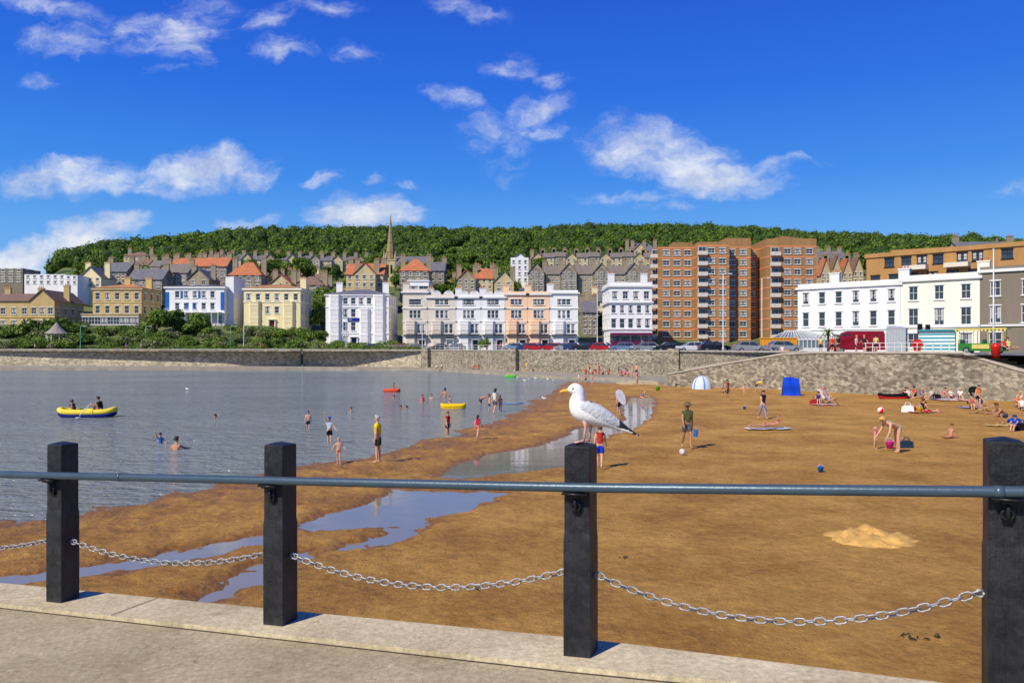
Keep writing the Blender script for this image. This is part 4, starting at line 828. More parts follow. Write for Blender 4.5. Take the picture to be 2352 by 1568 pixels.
q=MB(); facade(q,(-2.3,-2.3,-4),(1,0,0),(0,1,0),4.6,th+4,[(1.2,th-1,2.0,th+2.4),(2.6,th-1,3.4,th+2.4)]); facade(q,(2.3,-2.3,-4),(0,1,0),(-1,0,0),4.6,th+4,[]); facade(q,(-2.3,-2.3,-4),(0,1,0),(1,0,0),4.6,th+4,[]); facade(q,(-2.3,2.3,-4),(1,0,0),(0,-1,0),4.6,th+4,[])
q.box(0,0,th+.2,5.0,5.0,.4)
for a in (-2.1,2.1):
    for b in (-2.1,2.1): q.tube([(a,b,th),(a,b,th+1.5),(a,b,th+3.6)],[.45,.42,.03],6); 
    q.box(a*1.1,-2.1,th/2-2,.6,.8,th+2)
put('tower',q.mesh('tower',[cst]),e); q=MB(); q.tube([(0,0,th+.3),(0,0,th+sh*.5),(0,0,th+sh)],[2.0,.95,.05],8)
for z in (.2,.4,.62): q.tube([(0,0,th+sh*z-.15),(0,0,th+sh*z+.15)],[2.05*(1-z)+.08]*2,8)
for sx_ in (-1,1):q.prism([(sx_*.9-.35,th+1.2),(sx_*.9+.35,th+1.2),(sx_*.9,th+3.6)],-1.6,1.6)
put('spire',q.mesh('spire',[mat('spire_stone',lin(150,130,95),.9,.2)]),e)
for xx in (-.7,.7):
    q=MB(); q.box(0,0,th-1.2,.75,.05,3.2); put('louvre',q.mesh('louvre',[mat('dark_louvre',(.04,.035,.03),.9)]),e,(xx,-2.12,.2))
q=MB(); q.box(8,0,3,12,8,10); q.add([(2,-4.4,8),(14,-4.4,8),(14,0,12.5),(2,0,12.5),(2,4.4,8),(14,4.4,8)],[(0,1,2,3),(3,2,5,4)],1); put('nave',q.mesh('nave',[grst,slate]),e)
print('town',time.time()-T0)
# ------------------------------------------------------------ vegetation
def leafcloud(centers,radii,nper,size,rs,jit=.55):
    C=np.asarray(centers,float);Rd=np.asarray(radii,float); n=len(C)*nper
    d=rs.normal(size=(n,3)); d/=np.linalg.norm(d,axis=1,keepdims=True); d[:,2]=np.abs(d[:,2])*1.0-.25*(rs.rand(n)<.4)
    c=np.repeat(C,nper,0); r=np.repeat(Rd,nper,0); rr=(.7+.38*rs.rand(n,1)); p=c+d*r*rr
    nrm=d+rs.normal(size=(n,3))*jit; nrm/=np.linalg.norm(nrm,axis=1,keepdims=True)
    a=np.cross(nrm,rs.normal(size=(n,3))); a/=np.linalg.norm(a,axis=1,keepdims=True)+1e-9; b=np.cross(nrm,a)
    s=size*(.6+.8*rs.rand(n,1)); a*=s;b*=s*.7
    V=np.stack([p-a,p-b*.9,p+a,p+b],1).reshape(-1,3); return V,np.arange(n*4).reshape(-1,4)
fgA=foliage('foliage_wood',(.022,.062,.006),(.19,.30,.028),.06); fgB=foliage('foliage_garden',(.04,.095,.015),(.25,.36,.06),.5); fgC=foliage('foliage_olive',(.08,.10,.04),(.32,.36,.14),.7); fgD=foliage('foliage_deep',(.02,.055,.01),(.12,.20,.03),.4); fgE=foliage('foliage_wood_near',(.03,.075,.008),(.20,.31,.04),.15)
bark=mat('bark',(.09,.065,.045),.9,.3,4,.5,20)
cs_=[];rs_=[]
for _ in range(14000):
    D=372+345*R.random()**.8; u=R.uniform(118,2420); x=at(u,D)
    if D>706: continue
    if D<430 and R.random()<.3: continue
    zt=tz(x,D); r=R.choice([R.uniform(2.4,4.2),R.uniform(3.6,5.8)])
    if D>600: r=min(r,4.6)
    cs_.append((x,D,zt+r*.5+R.uniform(-.7,2.0))); rs_.append((r,r,r*R.uniform(.75,1.15)))
    if len(cs_)>=5600: break
for u in np.arange(118,2380,5.5):
    D=700+R.uniform(-8,8); x=at(u,D); r=R.uniform(2.6,4.6); cs_.append((x,D,tz(x,D)+r*.65+R.uniform(-.2,1.2))); rs_.append((r*R.uniform(.9,1.2),r,r*R.uniform(.8,1.05)))
Vl,Fl=leafcloud(cs_,rs_,90,.7,NR,.4)
wm_=npmesh('wood',Vl,Fl,[fgA]); put('wood',wm_,kind='stuff',label='dense broadleaf woodland covering the hill',cat='wood')
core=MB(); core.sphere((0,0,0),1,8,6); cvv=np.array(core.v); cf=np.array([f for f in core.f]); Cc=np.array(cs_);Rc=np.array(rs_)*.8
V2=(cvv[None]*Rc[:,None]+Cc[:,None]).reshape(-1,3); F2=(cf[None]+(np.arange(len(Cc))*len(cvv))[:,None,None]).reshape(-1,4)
put('wood_crown_core',npmesh('wood_crown_core',V2,F2,[mat('foliage_core',(.025,.055,.008),.95,.3,.2)],True),kind='stuff',label='solid dark cores inside the hill woodland crowns',cat='wood')  # solid dark cores inside the crowns block the view through the leaves
print('wood',time.time()-T0,len(Fl))
def crown(seed,nl=9,nper=150,size=.15,mt=fgB,zb=.0):
    rs=np.random.RandomState(seed); c=[];r=[]
    for i in range(nl):
        th=rs.rand()*6.28; q=rs.rand()**.5*.62; c.append((q*math.cos(th),q*math.sin(th),zb+.35+rs.rand()*.75)); k=.3+rs.rand()*.25; r.append((k,k,k*.85))
    V,Fq=leafcloud(c,r,nper,size*.55,rs); return npmesh('crown',V,Fq,[mt])
def shrubm(seed,mt): 
    rs=np.random.RandomState(seed); c=[];r=[]
    for i in range(8):
        th=rs.rand()*6.28; q=rs.rand()**.5*.75; c.append((q*math.cos(th),q*math.sin(th),.1+rs.rand()*.35*(1-q*.5))); k=.3+rs.rand()*.25; r.append((k,k,k*.8))
    V,Fq=leafcloud(c,r,120,.07,rs); return npmesh('foliage',V,Fq,[mt])
crs=[crown(11,mt=fgB),crown(12,mt=fgD),crown(13,mt=fgB),crown(14,mt=fgE)]; shs=[shrubm(i,m) for i,m in enumerate((fgB,fgC,fgD,fgB,fgC,fgE,fgB))]
tk=MB(); tk.tube([(0,0,-.4),(.02,0,.2),(-.01,.02,.6)],[.075,.055,.03],8)
for a in range(5): th=a*1.3; tk.tube([(0,0,.2+.08*a),(.2*math.cos(th),.2*math.sin(th),.5+.08*a),(.42*math.cos(th),.42*math.sin(th),.75+.07*a)],[.03,.02,.008],6)
tkm=tk.mesh('trunk',[bark],True)
bs=MB()
for a in range(6): th=a*1.05; bs.tube([(0,0,-.1),(.2*math.cos(th),.2*math.sin(th),.2),(.5*math.cos(th),.5*math.sin(th),.4)],[.03,.02,.01],5)
bsm=bs.mesh('stems',[bark],True)
def tree(x,y,s,k=0,sz_=1.2,label='rounded green broadleaf tree among houses',z=None):
    e=thing('tree',label,'tree',(x,y,(tz(x,y) if z is None else z)),R.uniform(0,6),'trees in the town',s); put('trunk',tkm,e); put('crown',crs[k%4],e,sc=(1,1,sz_)); return e
def shrub(x,y,s,k,label='rounded green garden shrub on the bank',z=None,sz_=1):
    e=thing('shrub',label,'shrub',(x,y,(tz(x,y) if z is None else z)),R.uniform(0,6),'shrubs in the seafront gardens',s); put('stems',bsm,e); put('foliage',shs[k%7],e,sc=(1,1,sz_)); return e
for i in range(110):
    u=R.uniform(-20,700); D=R.uniform(168,188); shrub(at(u,D),D,R.uniform(1.3,3.2),R.randint(0,6),R.choice(['rounded green garden shrub on the bank','low olive coastal shrub on the bank']))
for i in range(56):
    u=R.uniform(660,985); D=R.uniform(165,175); shrub(at(u,D),D,R.uniform(1.4,2.9)*(1 if u<900 else .7),R.choice([0,3,5,6,1]),'bright green shrub in front of the terrace',sz_=1.2)
for u in np.arange(-10,980,16): D=np.interp(u,[0,700,980],[171,164,156]); shrub(at(u,D),D,R.uniform(.9,1.6),R.randint(0,6),'low shrub just behind the stone sea wall')
for u,D,s,k in ((110,184,6.5,2),(150,186,5,5),(60,184,4,0),(30,182,3.4,3),(255,184,3.4,0),(300,183,3.2,2),(590,184,3,1),(640,184,3.4,5),(830,172,2.0,0),(880,172,2,2),(1000,168,1.7,5),(1250,170,1.5,0)): shrub(at(u,D),D,s,k,'large dense evergreen shrub in the garden')
for u,D,s,k in ((357,183,4.2,0),(403,183,4.0,1),(450,183,3.6,0),(700,178,2.2,0),(735,178,2.4,3),(640,228,6,2),(590,250,5,3),(770,225,6,0),(745,235,5,2),(1000,245,5,3),(1035,255,5,0),(1020,225,4,1),(860,262,5,2),(470,228,3.5,0),(1130,255,5,3),(1110,275,6,0),(1385,210,4,1),(330,300,5,2),(560,290,6,0),(700,290,6,3),(930,290,6,2),(980,300,6,0),(1160,300,5,2),(1210,300,4,3),(620,310,5,1),(760,300,5,1),(1080,330,6,3),(1040,310,6,1),(820,320,5,1),(280,262,4,0),(215,255,4,2),(1520,250,5,0),(1890,290,5,0),(1700,250,6,1),(1940,320,6,0),(1990,330,6,3),(1900,350,7,2),(1300,235,3,0),(740,205,3.5,2),(1110,178,1.7,0)):
    tree(at(u,D),D,s,k)
for i in range(84):
    u=R.uniform(180,1240); D=R.uniform(262,368); x=at(u,D); tree(x,D,R.uniform(3.2,5.5),R.choice([0,2,3,3]),label='green tree between hillside houses')
pf=MB()
for a in range(26):
    th=a*2.4; el_=.3+(a%5)*.22; pts=[]
    for j in range(6):
        q=j/5; pts.append(Vector((math.cos(th)*q*1.6,math.sin(th)*q*1.6,3.1+q*math.sin(el_)*1.6-1.5*q*q*(1.2-el_*.6))))
    for j in range(5):
        d=(pts[j+1]-pts[j]); sd_=d.cross(Vector((0,0,1))).normalized()*.16*(1-j/6)
        pf.add([pts[j]-sd_,pts[j]+sd_,pts[j+1]+sd_*.8,pts[j+1]-sd_*.8],[(0,1,2,3)])
pfm=pf.mesh('crown',[fgB]); pt=MB(); pt.tube([(0,0,0),(.05,0,1.6),(0,0,3.1)],[.22,.16,.2],8); ptm=pt.mesh('trunk',[bark],True)
for u,D in ((1902,98),(1118,168)):
    e=thing('palm_tree','small spiky palm tree on the seafront','palm tree',(at(u,D),D,3.3),0,'palm trees',.85); put('trunk',ptm,e); put('crown',pfm,e)
print('veg',time.time()-T0)
# ------------------------------------------------------------ vehicles
tyre=mat('tyre',(.02,.02,.02),.8,.1); hub=mat('wheel_rim',(.45,.45,.46),.35,.1,metal=.7); lamp=mat('clear_lamp',(.8,.8,.75),.2,.05); lampr=mat('red_lamp',(.5,.02,.02),.3,.05)
wmk=MB(); wmk.tube([(0,-.1,0),(0,.1,0)],.31,16,0); wmk.tube([(0,-.12,0),(0,.12,0)],.18,12,1); whm=wmk.mesh('wheel',[tyre,hub])
CG='cars parked along the seafront'
CB={}
def carmesh(van):
    q=MB(); g=MB()
    if van: body=[(-2.5,.35),(2.5,.35),(2.55,.9),(2.45,1.15),(1.75,1.3),(1.2,2.05),(.9,2.2),(-2.4,2.2),(-2.52,1.9)]
    else: body=[(-2.05,.32),(2.0,.32),(2.1,.6),(2.0,.82),(1.1,.95),(.45,1.4),(.2,1.46),(-1.2,1.46),(-1.85,1.0),(-2.08,.88)]
    w_=.85 if not van else .95
    n=len(body); vs=[];
    for y,k in ((-w_,.0),(-w_-.03,.5),(w_+.03,.5),(w_,0)):
        for x,z in body: 
            tuck=.12 if z>(1.2 if not van else 1.6) else 0
            vs.append((x,y-math.copysign(tuck,y),z))
    q.add(vs,[tuple(range(n)),tuple(range(4*n-1,3*n-1,-1))]+[(r*n+i,(r+1)*n+i,(r+1)*n+(i+1)%n,r*n+(i+1)%n) for r in range(3) for i in range(n)])
    for s in (-1,1):
        y=s*(w_+.0)
        if van: P=[[(1.65,1.32),(1.15,1.9),(.55,1.9),(.55,1.32)]]
        else: P=[[(.95,.97),(.4,1.36),(-.2,1.36),(-.2,.97)],[(-.28,.97),(-.28,1.36),(-1.15,1.36),(-1.6,1.02)]]
        for p_ in P: g.add([(a,y+s*.035-s*(.1 if b>1.3 else 0),b) for a,b in p_],[(0,1,2,3)])
    if van: g.add([(1.8,-.75,1.3),(1.8,.75,1.3),(1.24,.7,2.03),(1.24,-.7,2.03)],[(0,1,2,3)])
    else: 
        g.add([(1.08,-.72,.985),(1.08,.72,.985),(.5,.62,1.4),(.5,-.62,1.4)],[(0,1,2,3)]); g.add([(-1.28,-.62,1.42),(-1.28,.62,1.42),(-1.84,.7,1.03),(-1.84,-.7,1.03)],[(0,1,2,3)])
    return q.mesh('body',[framem],False),g.mesh('glazing',[glassm])
CB[0]=carmesh(0);CB[1]=carmesh(1)
def car(x,y,c,rz=0,van=0,label=None,z=3.5):
    e=thing('parked_car' if not van else 'van',label or 'parked hatchback car beside the promenade','car' if not van else 'van',(x,y,z),rz,CG if not van else None)
    put('body',CB[van][0],e,sm={0:paint(c,.25)}); put('glazing',CB[van][1],e)
    for a in (-1.25,1.3): 
        for b in (-.82,.82): put('wheel',whm,e,(a*(1.15 if van else 1),b*(1.1 if van else 1),.31))
    for b in (-.6,.6):
        for xx,m_,nm in ((2.05,lamp,'headlight'),(-2.05,lampr,'tail_light')):
            q=MB(); q.sphere((0,0,0),(.09,.16,.1),8,6); put(nm,q.mesh(nm,[m_],True),e,(xx*(1.2 if van else 1),b,.75 if xx>0 else .85))
SIL=(150,155,160);RED=(170,20,25);BLK=(30,32,36);BLU=(35,60,120);WHT=(225,228,230);LB_=(110,140,170)
cars=[(815,RED),(850,BLU),(925,RED),(958,SIL),(1008,BLK),(1045,SIL),(1195,LB_),(1232,RED),(1268,RED),(1302,SIL),(1345,BLK),(1388,RED),(1430,LB_),(1482,SIL),(1535,BLK),(1588,WHT),(1640,BLK),(1722,SIL),(1800,SIL),(1215,BLU),(1180,SIL),(1325,BLU),(705,BLU)]
for u,c in cars:
    D=float(np.interp(u,[600,980,1180,1550,1820],[172,163,139,115,97]))+R.uniform(0,1.5)
    nm={SIL:'silver',RED:'red',BLK:'black',BLU:'dark blue',WHT:'white',LB_:'pale blue'}[c]
    car(at(u,D),D,c,R.choice([0,math.pi])+R.uniform(-.08,.08)-(.5 if 1050<u<1400 else 0),label=nm+' parked hatchback car beside the promenade')
car(at(1975,78),79,(140,15,30),rad(180-12),1,'dark red panel van parked on the promenade')
e=thing('skip_container','large yellow open topped metal container','container',(at(1788,105),105,3.5),-.3); q=MB(); q.box(0,0,.9,4.6,2,1.8)
for i in range(12): q.box(-2.2+i*.4,-1.03,.9,.1,.08,1.8)
q.box(0,-1.02,1.85,4.8,.16,.14); put('container_body',q.mesh('container_body',[paint((225,155,25))]),e); q=MB(); q.box(0,0,1.86,4.4,1.8,.04); put('load',q.mesh('load',[mat('rubble',(.2,.17,.13),.9,.4,3)]),e)
e=thing('kiosk','grey ribbed metal kiosk on the promenade','kiosk',(at(2064,67),67.3,3.55),-.55); q=MB(); q.box(0,0,1.05,1.5,1.5,2.1)
for i in range(7): q.box(-.68+i*.226,-.76,1.05,.05,.04,2.0)
put('kiosk_wall',q.mesh('kiosk_wall',[mat('grey_panel',(.38,.42,.45),.5,.08)]),e); q=MB(); q.lathe([(1.1,0),(1.1,.08),(.5,.2),(.01,.22)],4); put('roof',q.mesh('roof',[mat('grey_panel',(.38,.42,.45))]),e,(0,0,2.1),(0,0,rad(45)))
e=thing('beach_hut','small hut with turquoise and white horizontal stripes','beach hut',(at(2161,65),65.5,3.55),-.55); a=MB(); b=MB()
for i in range(12): (a if i%2 else b).box(0,0,.09+i*.15,2.6,1.8,.15)
put('wall',a.mesh('wall',[whi]),e,label='white painted boards'); put('boarding',b.mesh('boarding',[paint((50,165,180))]),e,label='turquoise painted boards'); q=MB(); q.box(0,0,1.88,2.9,2.1,.1); q.box(0,-.2,1.96,2.6,1.6,.08); put('roof',q.mesh('roof',[paint((60,140,150))]),e)
e=thing('lifebuoy_station','round red lifebuoy housing on a white post','lifebuoy',(at(2107,63.5),63.5,3.55),-.4); q=MB(); q.tube([(0,0,0),(0,0,.7)],.05,8); put('post',q.mesh('post',[framem]),e); q=MB(); q.tube([(0,-.08,.78),(0,.08,.78)],.42,20); q.box(0,0,.5,.5,.16,.5); put('housing',q.mesh('housing',[paint((205,25,20))]),e)
for u,D,h_ in ((2113,72,2.6),(2131,74,2.6)):
    e=thing('traffic_light','black traffic light on a grey pole','traffic light',(at(u,D),D,3.5),0,'traffic lights'); q=MB(); q.tube([(0,0,0),(0,0,h_)],.055,8); put('pole',q.mesh('pole',[iron]),e); q=MB(); q.box(0,0,h_-.35,.34,.25,.95)
    for i in range(3): q.tube([(0,-.13,h_-.65+i*.3),(0,-.22,h_-.63+i*.3)],.11,10)
    put('signal_head',q.mesh('signal_head',[iron]),e)
    q=MB(); q.sphere((0,-.14,h_-.05),.09,8,6); put('red_lamp',q.mesh('red_lamp',[lampr]),e)
e=thing('land_train','green and yellow land train carriage with canopy','land train',(at(2275,61.5),62.5,3.55),-.75); q=MB(); q.box(0,0,.55,3.2,1.4,.6); q.box(-1.5,0,.95,.15,1.3,.4); q.box(.1,0,.95,.12,1.3,.4);q.box(1.5,0,.95,.12,1.3,.4); put('body',q.mesh('body',[paint((40,130,45))]),e)
q=MB(); q.box(0,0,1.98,3.6,1.7,.1)
for i in range(14): q.box(-1.7+i*.26,-.86,1.86,.13,.03,.18)
for a_ in (-1.5,-.5,.5,1.5):
    for b_ in (-.65,.65): q.box(a_,b_,1.4,.05,.05,1.1)
q.box(0,-.72,.6,1.2,.04,.35); put('canopy',q.mesh('canopy',[paint((225,210,110))]),e)
for a_ in (-1,1):
    for b_ in (-.65,.65): put('wheel',whm,e,(a_,b_,.3),sc=.85)
q=MB(); q.lathe([(.28,0),(.33,.75),(.35,.8),(.33,.95),(.2,1.08),(.02,1.1)],14); put('litter_bin',q.mesh('litter_bin',[paint((215,30,20))],True),loc=(at(2291,58.5),58.7,3.3),label='red rounded litter bin by the steps',cat='litter bin')
def lampost(u,D,vt,z=3.5,c=None,lab='tall grey street lamp on the promenade'):
    h_=zz(vt,D)-z; e=thing('street_lamp',lab,'street lamp',(at(u,D),D,z),0,'street lamps'); q=MB(); q.lathe([(.16,0),(.16,.6),(.09,.7),(.08,h_*.6),(.06,h_)],10); put('pole',q.mesh('pole',[c or mat('lamp_grey',(.55,.57,.58),.5,.1)],True),e)
    q=MB(); q.tube([(0,0,h_),(.3,0,h_+.15),(.9,0,h_+.1)],.04,6); q.sphere((1.0,0,h_+.06),(.35,.14,.09),10,6); put('lantern',q.mesh('lantern',[mat('lamp_grey',(.55,.57,.58))],True),e)
for a in ((1661,108,630),(1372,146,668),(1750,112,640),(795,165,735),(970,160,745),(1900,125,650),(560,168,745),(1160,150,735)): lampost(*a)
for u in (185,335,530): lampost(u,167,750,3.7,paint((70,150,120)),'slim green promenade lamp post')
e=thing('flagpole','tall slender white flagpole','flagpole',(at(2282,66),66,3.5)); q=MB(); q.lathe([(.12,0),(.07,3),(.04,8.6),(.0,8.65)],10); q.sphere((0,0,8.65),.09,8,6); put('pole',q.mesh('pole',[framem],True),e); q=MB(); q.box(0,0,.1,.5,.5,.2); put('base',q.mesh('base',[cope]),e)
def railing(p0,p1,n,h_,m,label):
    e=thing('railing',label,'railing',(p0[0],p0[1],p0[2])); d=Vector(p1)-Vector(p0)
    for i in range(n+1): q=MB(); c=d*(i/n); q.tube([c,c+Vector((0,0,h_))],.03,6); put('railing_post',q.mesh('railing_post',[m]),e)
    for k in (1,.55): q=MB(); q.tube([Vector((0,0,h_*k)),d+Vector((0,0,h_*k))],.025,6); put('rail',q.mesh('rail',[m]),e)
railing((29.7,66.9,3.7),(33.9,60.6,3.7),12,.75,framem,'white metal railing along the promenade edge'); railing((-28,165,3.6),(.5,139,3.6),30,1.0,framem,'long white railing beside the road')
D=176; e=thing('shelter','small garden shelter with conical tiled roof','shelter',(at(130,D),D,tz(at(130,D),D)+.3)); q=MB(); q.lathe([(2.4,1.7),(1.2,2.8),(.1,4.2)],12); put('roof',q.mesh('roof',[mat('thatch_grey',(.3,.26,.22),.9,.3,4)]),e)
for a in range(8): q=MB(); q.tube([(2*math.cos(a*.785),2*math.sin(a*.785),-2),(2*math.cos(a*.785),2*math.sin(a*.785),1.8)],.1,6); put('shelter_post',q.mesh('shelter_post',[framem]),e)
# ------------------------------------------------------------ beach things
def sp(u,v):
    z=.1
    for _ in range(3):
        D=(EYE-z)*F/(v-HV); x=at(u,D); z=sz(x,D)
    return x,D,z
def pp(u,v,vt,**k):
    x,y,z=sp(u,v); hpx=(v-vt)*y/F
    k.setdefault('h',hpx); return figure(x,y,z-.005,**k)
def pw(u,v,h,emerge,**k):
    D=EYE*F/(v-HV); return figure(at(u,D),D,emerge-h,h=h,**k)
NV=(30,40,80)
pp(868,1062,952,pose='stand',rot=-95,top='tee',topc=(240,215,20),bot='shorts',botc=(75,75,60),hair='grey',label='person in yellow shirt and shorts standing by the water')
figure(*sp(757,1034)[:2],-.08,pose='raise',h=1.22,rot=20,top='tee',topc=(200,215,215),bot='shorts',botc=(20,22,28),hair=None,hat='cap',hatc=(20,90,200),label='child in blue cap and black shorts raising an arm')
figure(*sp(708,1014)[:2],-.1,pose='walk',h=1.05,rot=10,bot='shorts',botc=NV,hair='brown',label='child in navy shorts wading in shallow water')
pp(778,1064,1003,pose='hips',rot=15,bot='brief',botc=(200,50,40),hair='blond',label='toddler in red swim nappy standing by the water')
pp(1028,1003,943,pose='stand',rot=60,top='tee',topc=(200,25,25),bot='shorts',botc=NV,hair='brown',label='child in red shirt and navy shorts')
pp(1097,1009,952,pose='walk',rot=160,top='tank',topc=(215,30,70),bot='brief',botc=(215,30,70),hair='dark',long=True,label='child in a pink swimsuit walking on wet sand')
pw(368,1018,1.2,.45,pose='raise',rot=30,top='tank',topc=(40,120,190),hair='dark',label='child splashing in the water in blue top')
pw(403,1032,1.7,.52,pose='reach',rot=170,hair='dark',skin=1,label='bare backed person splashing in the lake')
pw(495,959,1.6,.22,pose='stand',rot=0,hair='dark',label='swimmer with only the head above water')
pw(806,946,1.5,.32,pose='stand',rot=40,hair='brown',label='child swimmer up to the shoulders in water')
pw(905,914,1.6,.25,pose='stand',rot=0,hair='dark',label='swimmer with head above water'); pw(918,940,1.6,.3,pose='reach',rot=90,hair='brown',label='swimmer gliding through the water')
pw(935,939,1.6,.22,pose='stand',rot=-60,hair='dark',label='swimmer with head above water')
pw(970,925,1.3,.62,pose='stand',rot=20,top='tank',topc=(240,110,130),hair='brown',long=True,label='child in pink top wading in the lake'); pw(991,916,1.4,.4,pose='stand',rot=0,hair='brown',label='swimmer up to the chest in water')
pw(1022,912,1.75,.75,pose='hips',rot=180,hair='dark',skin=1,label='person standing waist deep in the lake'); pw(1033,930,1.3,.5,pose='reach',rot=60,hair='blond',label='child holding a yellow dinghy')
pw(1105,926,1.6,1.1,pose='bend',rot=90,bot='shorts',botc=(30,60,90),hair='brown',skin=1,label='person bending forward in shallow water')
pw(1137,946,1.65,1.5,pose='walk',rot=150,top='tank',topc=(225,225,220),bot='shorts',botc=(90,90,100),hair='dark',long=True,label='person in white top standing in shallow water')
pw(1149,945,1.15,1.05,pose='stand',rot=190,bot='brief',botc=(230,120,140),hair='blond',long=True,label='child in pink bottoms in shallow water'); pw(1124,943,1.1,1.0,pose='stand',rot=100,bot='shorts',botc=NV,hair='brown',label='child in navy shorts in shallow water')
pp(1378,1076,975,pose='walk',rot=170,top='tank',topc=(190,60,50),bot='shorts',botc=(20,60,190),hair='brown',label='child in bright blue shorts walking on the sand')
pp(1421,952,898,pose='stand',rot=30,top='tank',topc=NV,bot='shorts',botc=NV,hair='dark',label='child in navy swimwear carrying a white board')
pp(1472,922,902,pose='crouch',rot=70,h=1.25,top='tee',topc=(60,110,190),bot='brief',botc=(200,40,40),hair='blond',label='child crouching beside the pool')
pp(1578,1029,922,pose='walk',rot=5,top='tee',topc=(85,95,55),bot='shorts',botc=(90,92,95),hair='dark',hat='hat',hatc=(110,100,70),skin=1,label='person in olive shirt, grey shorts and sun hat walking')
pp(1752,962,895,pose='walk',rot=20,top='tank',topc=(40,40,60),bot='trouser',botc=(150,150,170),hair='dark',long=True,label='person in dark top walking across the sand')
pp(1670,918,871,pose='stand',rot=40,top='tank',topc=(180,50,40),bot='shorts',botc=(60,60,80),hair='dark',skin=1,label='person in red top standing on the beach'); pp(1661,912,884,pose='stand',rot=80,top='tee',topc=(90,90,140),bot='shorts',botc=(40,40,40),hair='brown',label='child standing beside an adult')
pp(1708,909,880,pose='walk',rot=-30,bot='brief',botc=(235,120,150),hair='blond',label='small child in pink bottoms running'); pp(1738,903,878,pose='bend',h=1.6,rot=80,top='tee',topc=(240,220,30),bot='shorts',botc=(60,60,70),hair='dark',label='person in yellow shirt bending over')
pp(1886,899,862,pose='stand',h=1.55,rot=100,top='tee',topc=(110,160,190),bot='trouser',botc=(90,100,130),hair='grey',label='person in pale blue shirt standing by deck chairs')
pp(2010,1031,981,pose='stand',rot=60,top='tank',topc=(245,120,160),bot='brief',botc=(245,120,160),hair='blond',hat='hat',hatc=(250,150,180),label='toddler in pink swimsuit and sun hat')
pp(2060,1039,950,pose='bend',h=1.8,rot=-75,top='band',topc=(60,185,175),bot='brief',botc=(130,205,190),hair='blond',label='person in turquoise bikini bending over a child')
pp(2183,1006,975,pose='sit',h=1.15,rot=-60,bot='brief',botc=(240,90,140),hair='brown',skin=1,label='child in pink bottoms sitting on the sand')
pp(2248,933,880,pose='walk',h=1.45,rot=-30,top='tank',topc=(235,120,40),bot='shorts',botc=(30,30,30),hair='dark',label='person in orange and black walking past chairs')
pp(2306,976,930,pose='crouch',rot=-80,h=1.75,bot='shorts',botc=(70,80,100),hair='brown',skin=1,label='bare chested person crouching to dig sand'); pp(2334,990,950,pose='knees',h=1.3,rot=-60,top='tee',topc=(30,60,180),bot='shorts',botc=(20,20,25),hair='dark',label='child in blue shirt sitting by towels')
pp(2342,930,900,pose='knees',h=1.6,rot=-30,top='tee',topc=(230,200,190),bot='shorts',botc=(60,60,60),hair='blond',label='person in pale top sitting on the sand')
pp(2126,948,915,pose='sit',h=1.6,rot=100,top='tank',topc=(20,20,25),bot='shorts',botc=(200,40,40),hair='dark',label='person in black top sitting on a red towel')
for i,(u,v,c) in enumerate(((2076,914,(60,90,60)),(2088,915,(235,235,230)),(2102,914,(220,60,60)),(2116,917,(90,120,170)),(2140,916,(190,190,180)),(2165,917,(225,130,120)),(2176,914,(60,60,120)),(2186,916,(230,225,220)),(2196,914,(200,90,80)),(2205,918,(245,245,240)),(2218,916,(25,25,30)),(2232,940,(200,90,60)),(2334,938,(230,120,60)),(2348,942,(230,225,215)),(1880,928,(40,60,120)),(1566,878,(40,60,70)),(1574,880,(190,60,60)))):
    pp(u,v,v-30,pose=('knees','sit','knees')[i%3],h=1.55,rot=R.choice([-60,20,70,-20]),top='tee',topc=c,bot='shorts',botc=R.choice([NV,(60,60,60),(150,140,120)]),hair=R.choice(['dark','brown','grey','blond']),label='person sitting on the sand near the wall')
def towel(u,v,c,w_,l_,rz,c2=(235,235,230)):
    x,y,z=sp(u,v); q=MB(); nx=12
    for i in range(nx):
        a=-l_/2+l_*i/nx; b=a+l_/nx; za=.015*math.sin(i*1.3); zb_=.015*math.sin((i+1)*1.3)
        q.add([(a,-w_/2,za),(b,-w_/2,zb_),(b,w_/2,zb_),(a,w_/2,za)],[(0,1,2,3)],i%2 if c2 else 0)
    put('towel',q.mesh('towel',[cloth(c),cloth(c2 or c)]),loc=(x,y,z+.06),rot=(0,0,rz),label='beach towel spread on the sand',cat='towel',group='towels on the beach'); return x,y,z
x,y,z=towel(1765,986,(230,225,220),.7,2.2,.05,(180,200,225)); figure(x-.1,y,z+.06,pose='prone',h=1.6,rot=93,top='band',topc=(200,60,60),bot='brief',botc=(200,60,60),hair='ginger',skin=1,label='person in red bikini lying face down on a towel')
for a in ((2125,947,(200,30,30),1,2,.2),(2195,920,(200,60,50),1,2.6,.1),(2170,918,(60,100,180),1,2,.1),(2310,978,(220,190,120),.8,1.8,.2,(200,160,90)),(2228,937,(60,90,160),.9,1.8,.4),(1895,930,(210,50,50),1,1.8,.1)): towel(*a)
wood=mat('deck_chair_wood',(.5,.32,.16),.6,.2,8); 
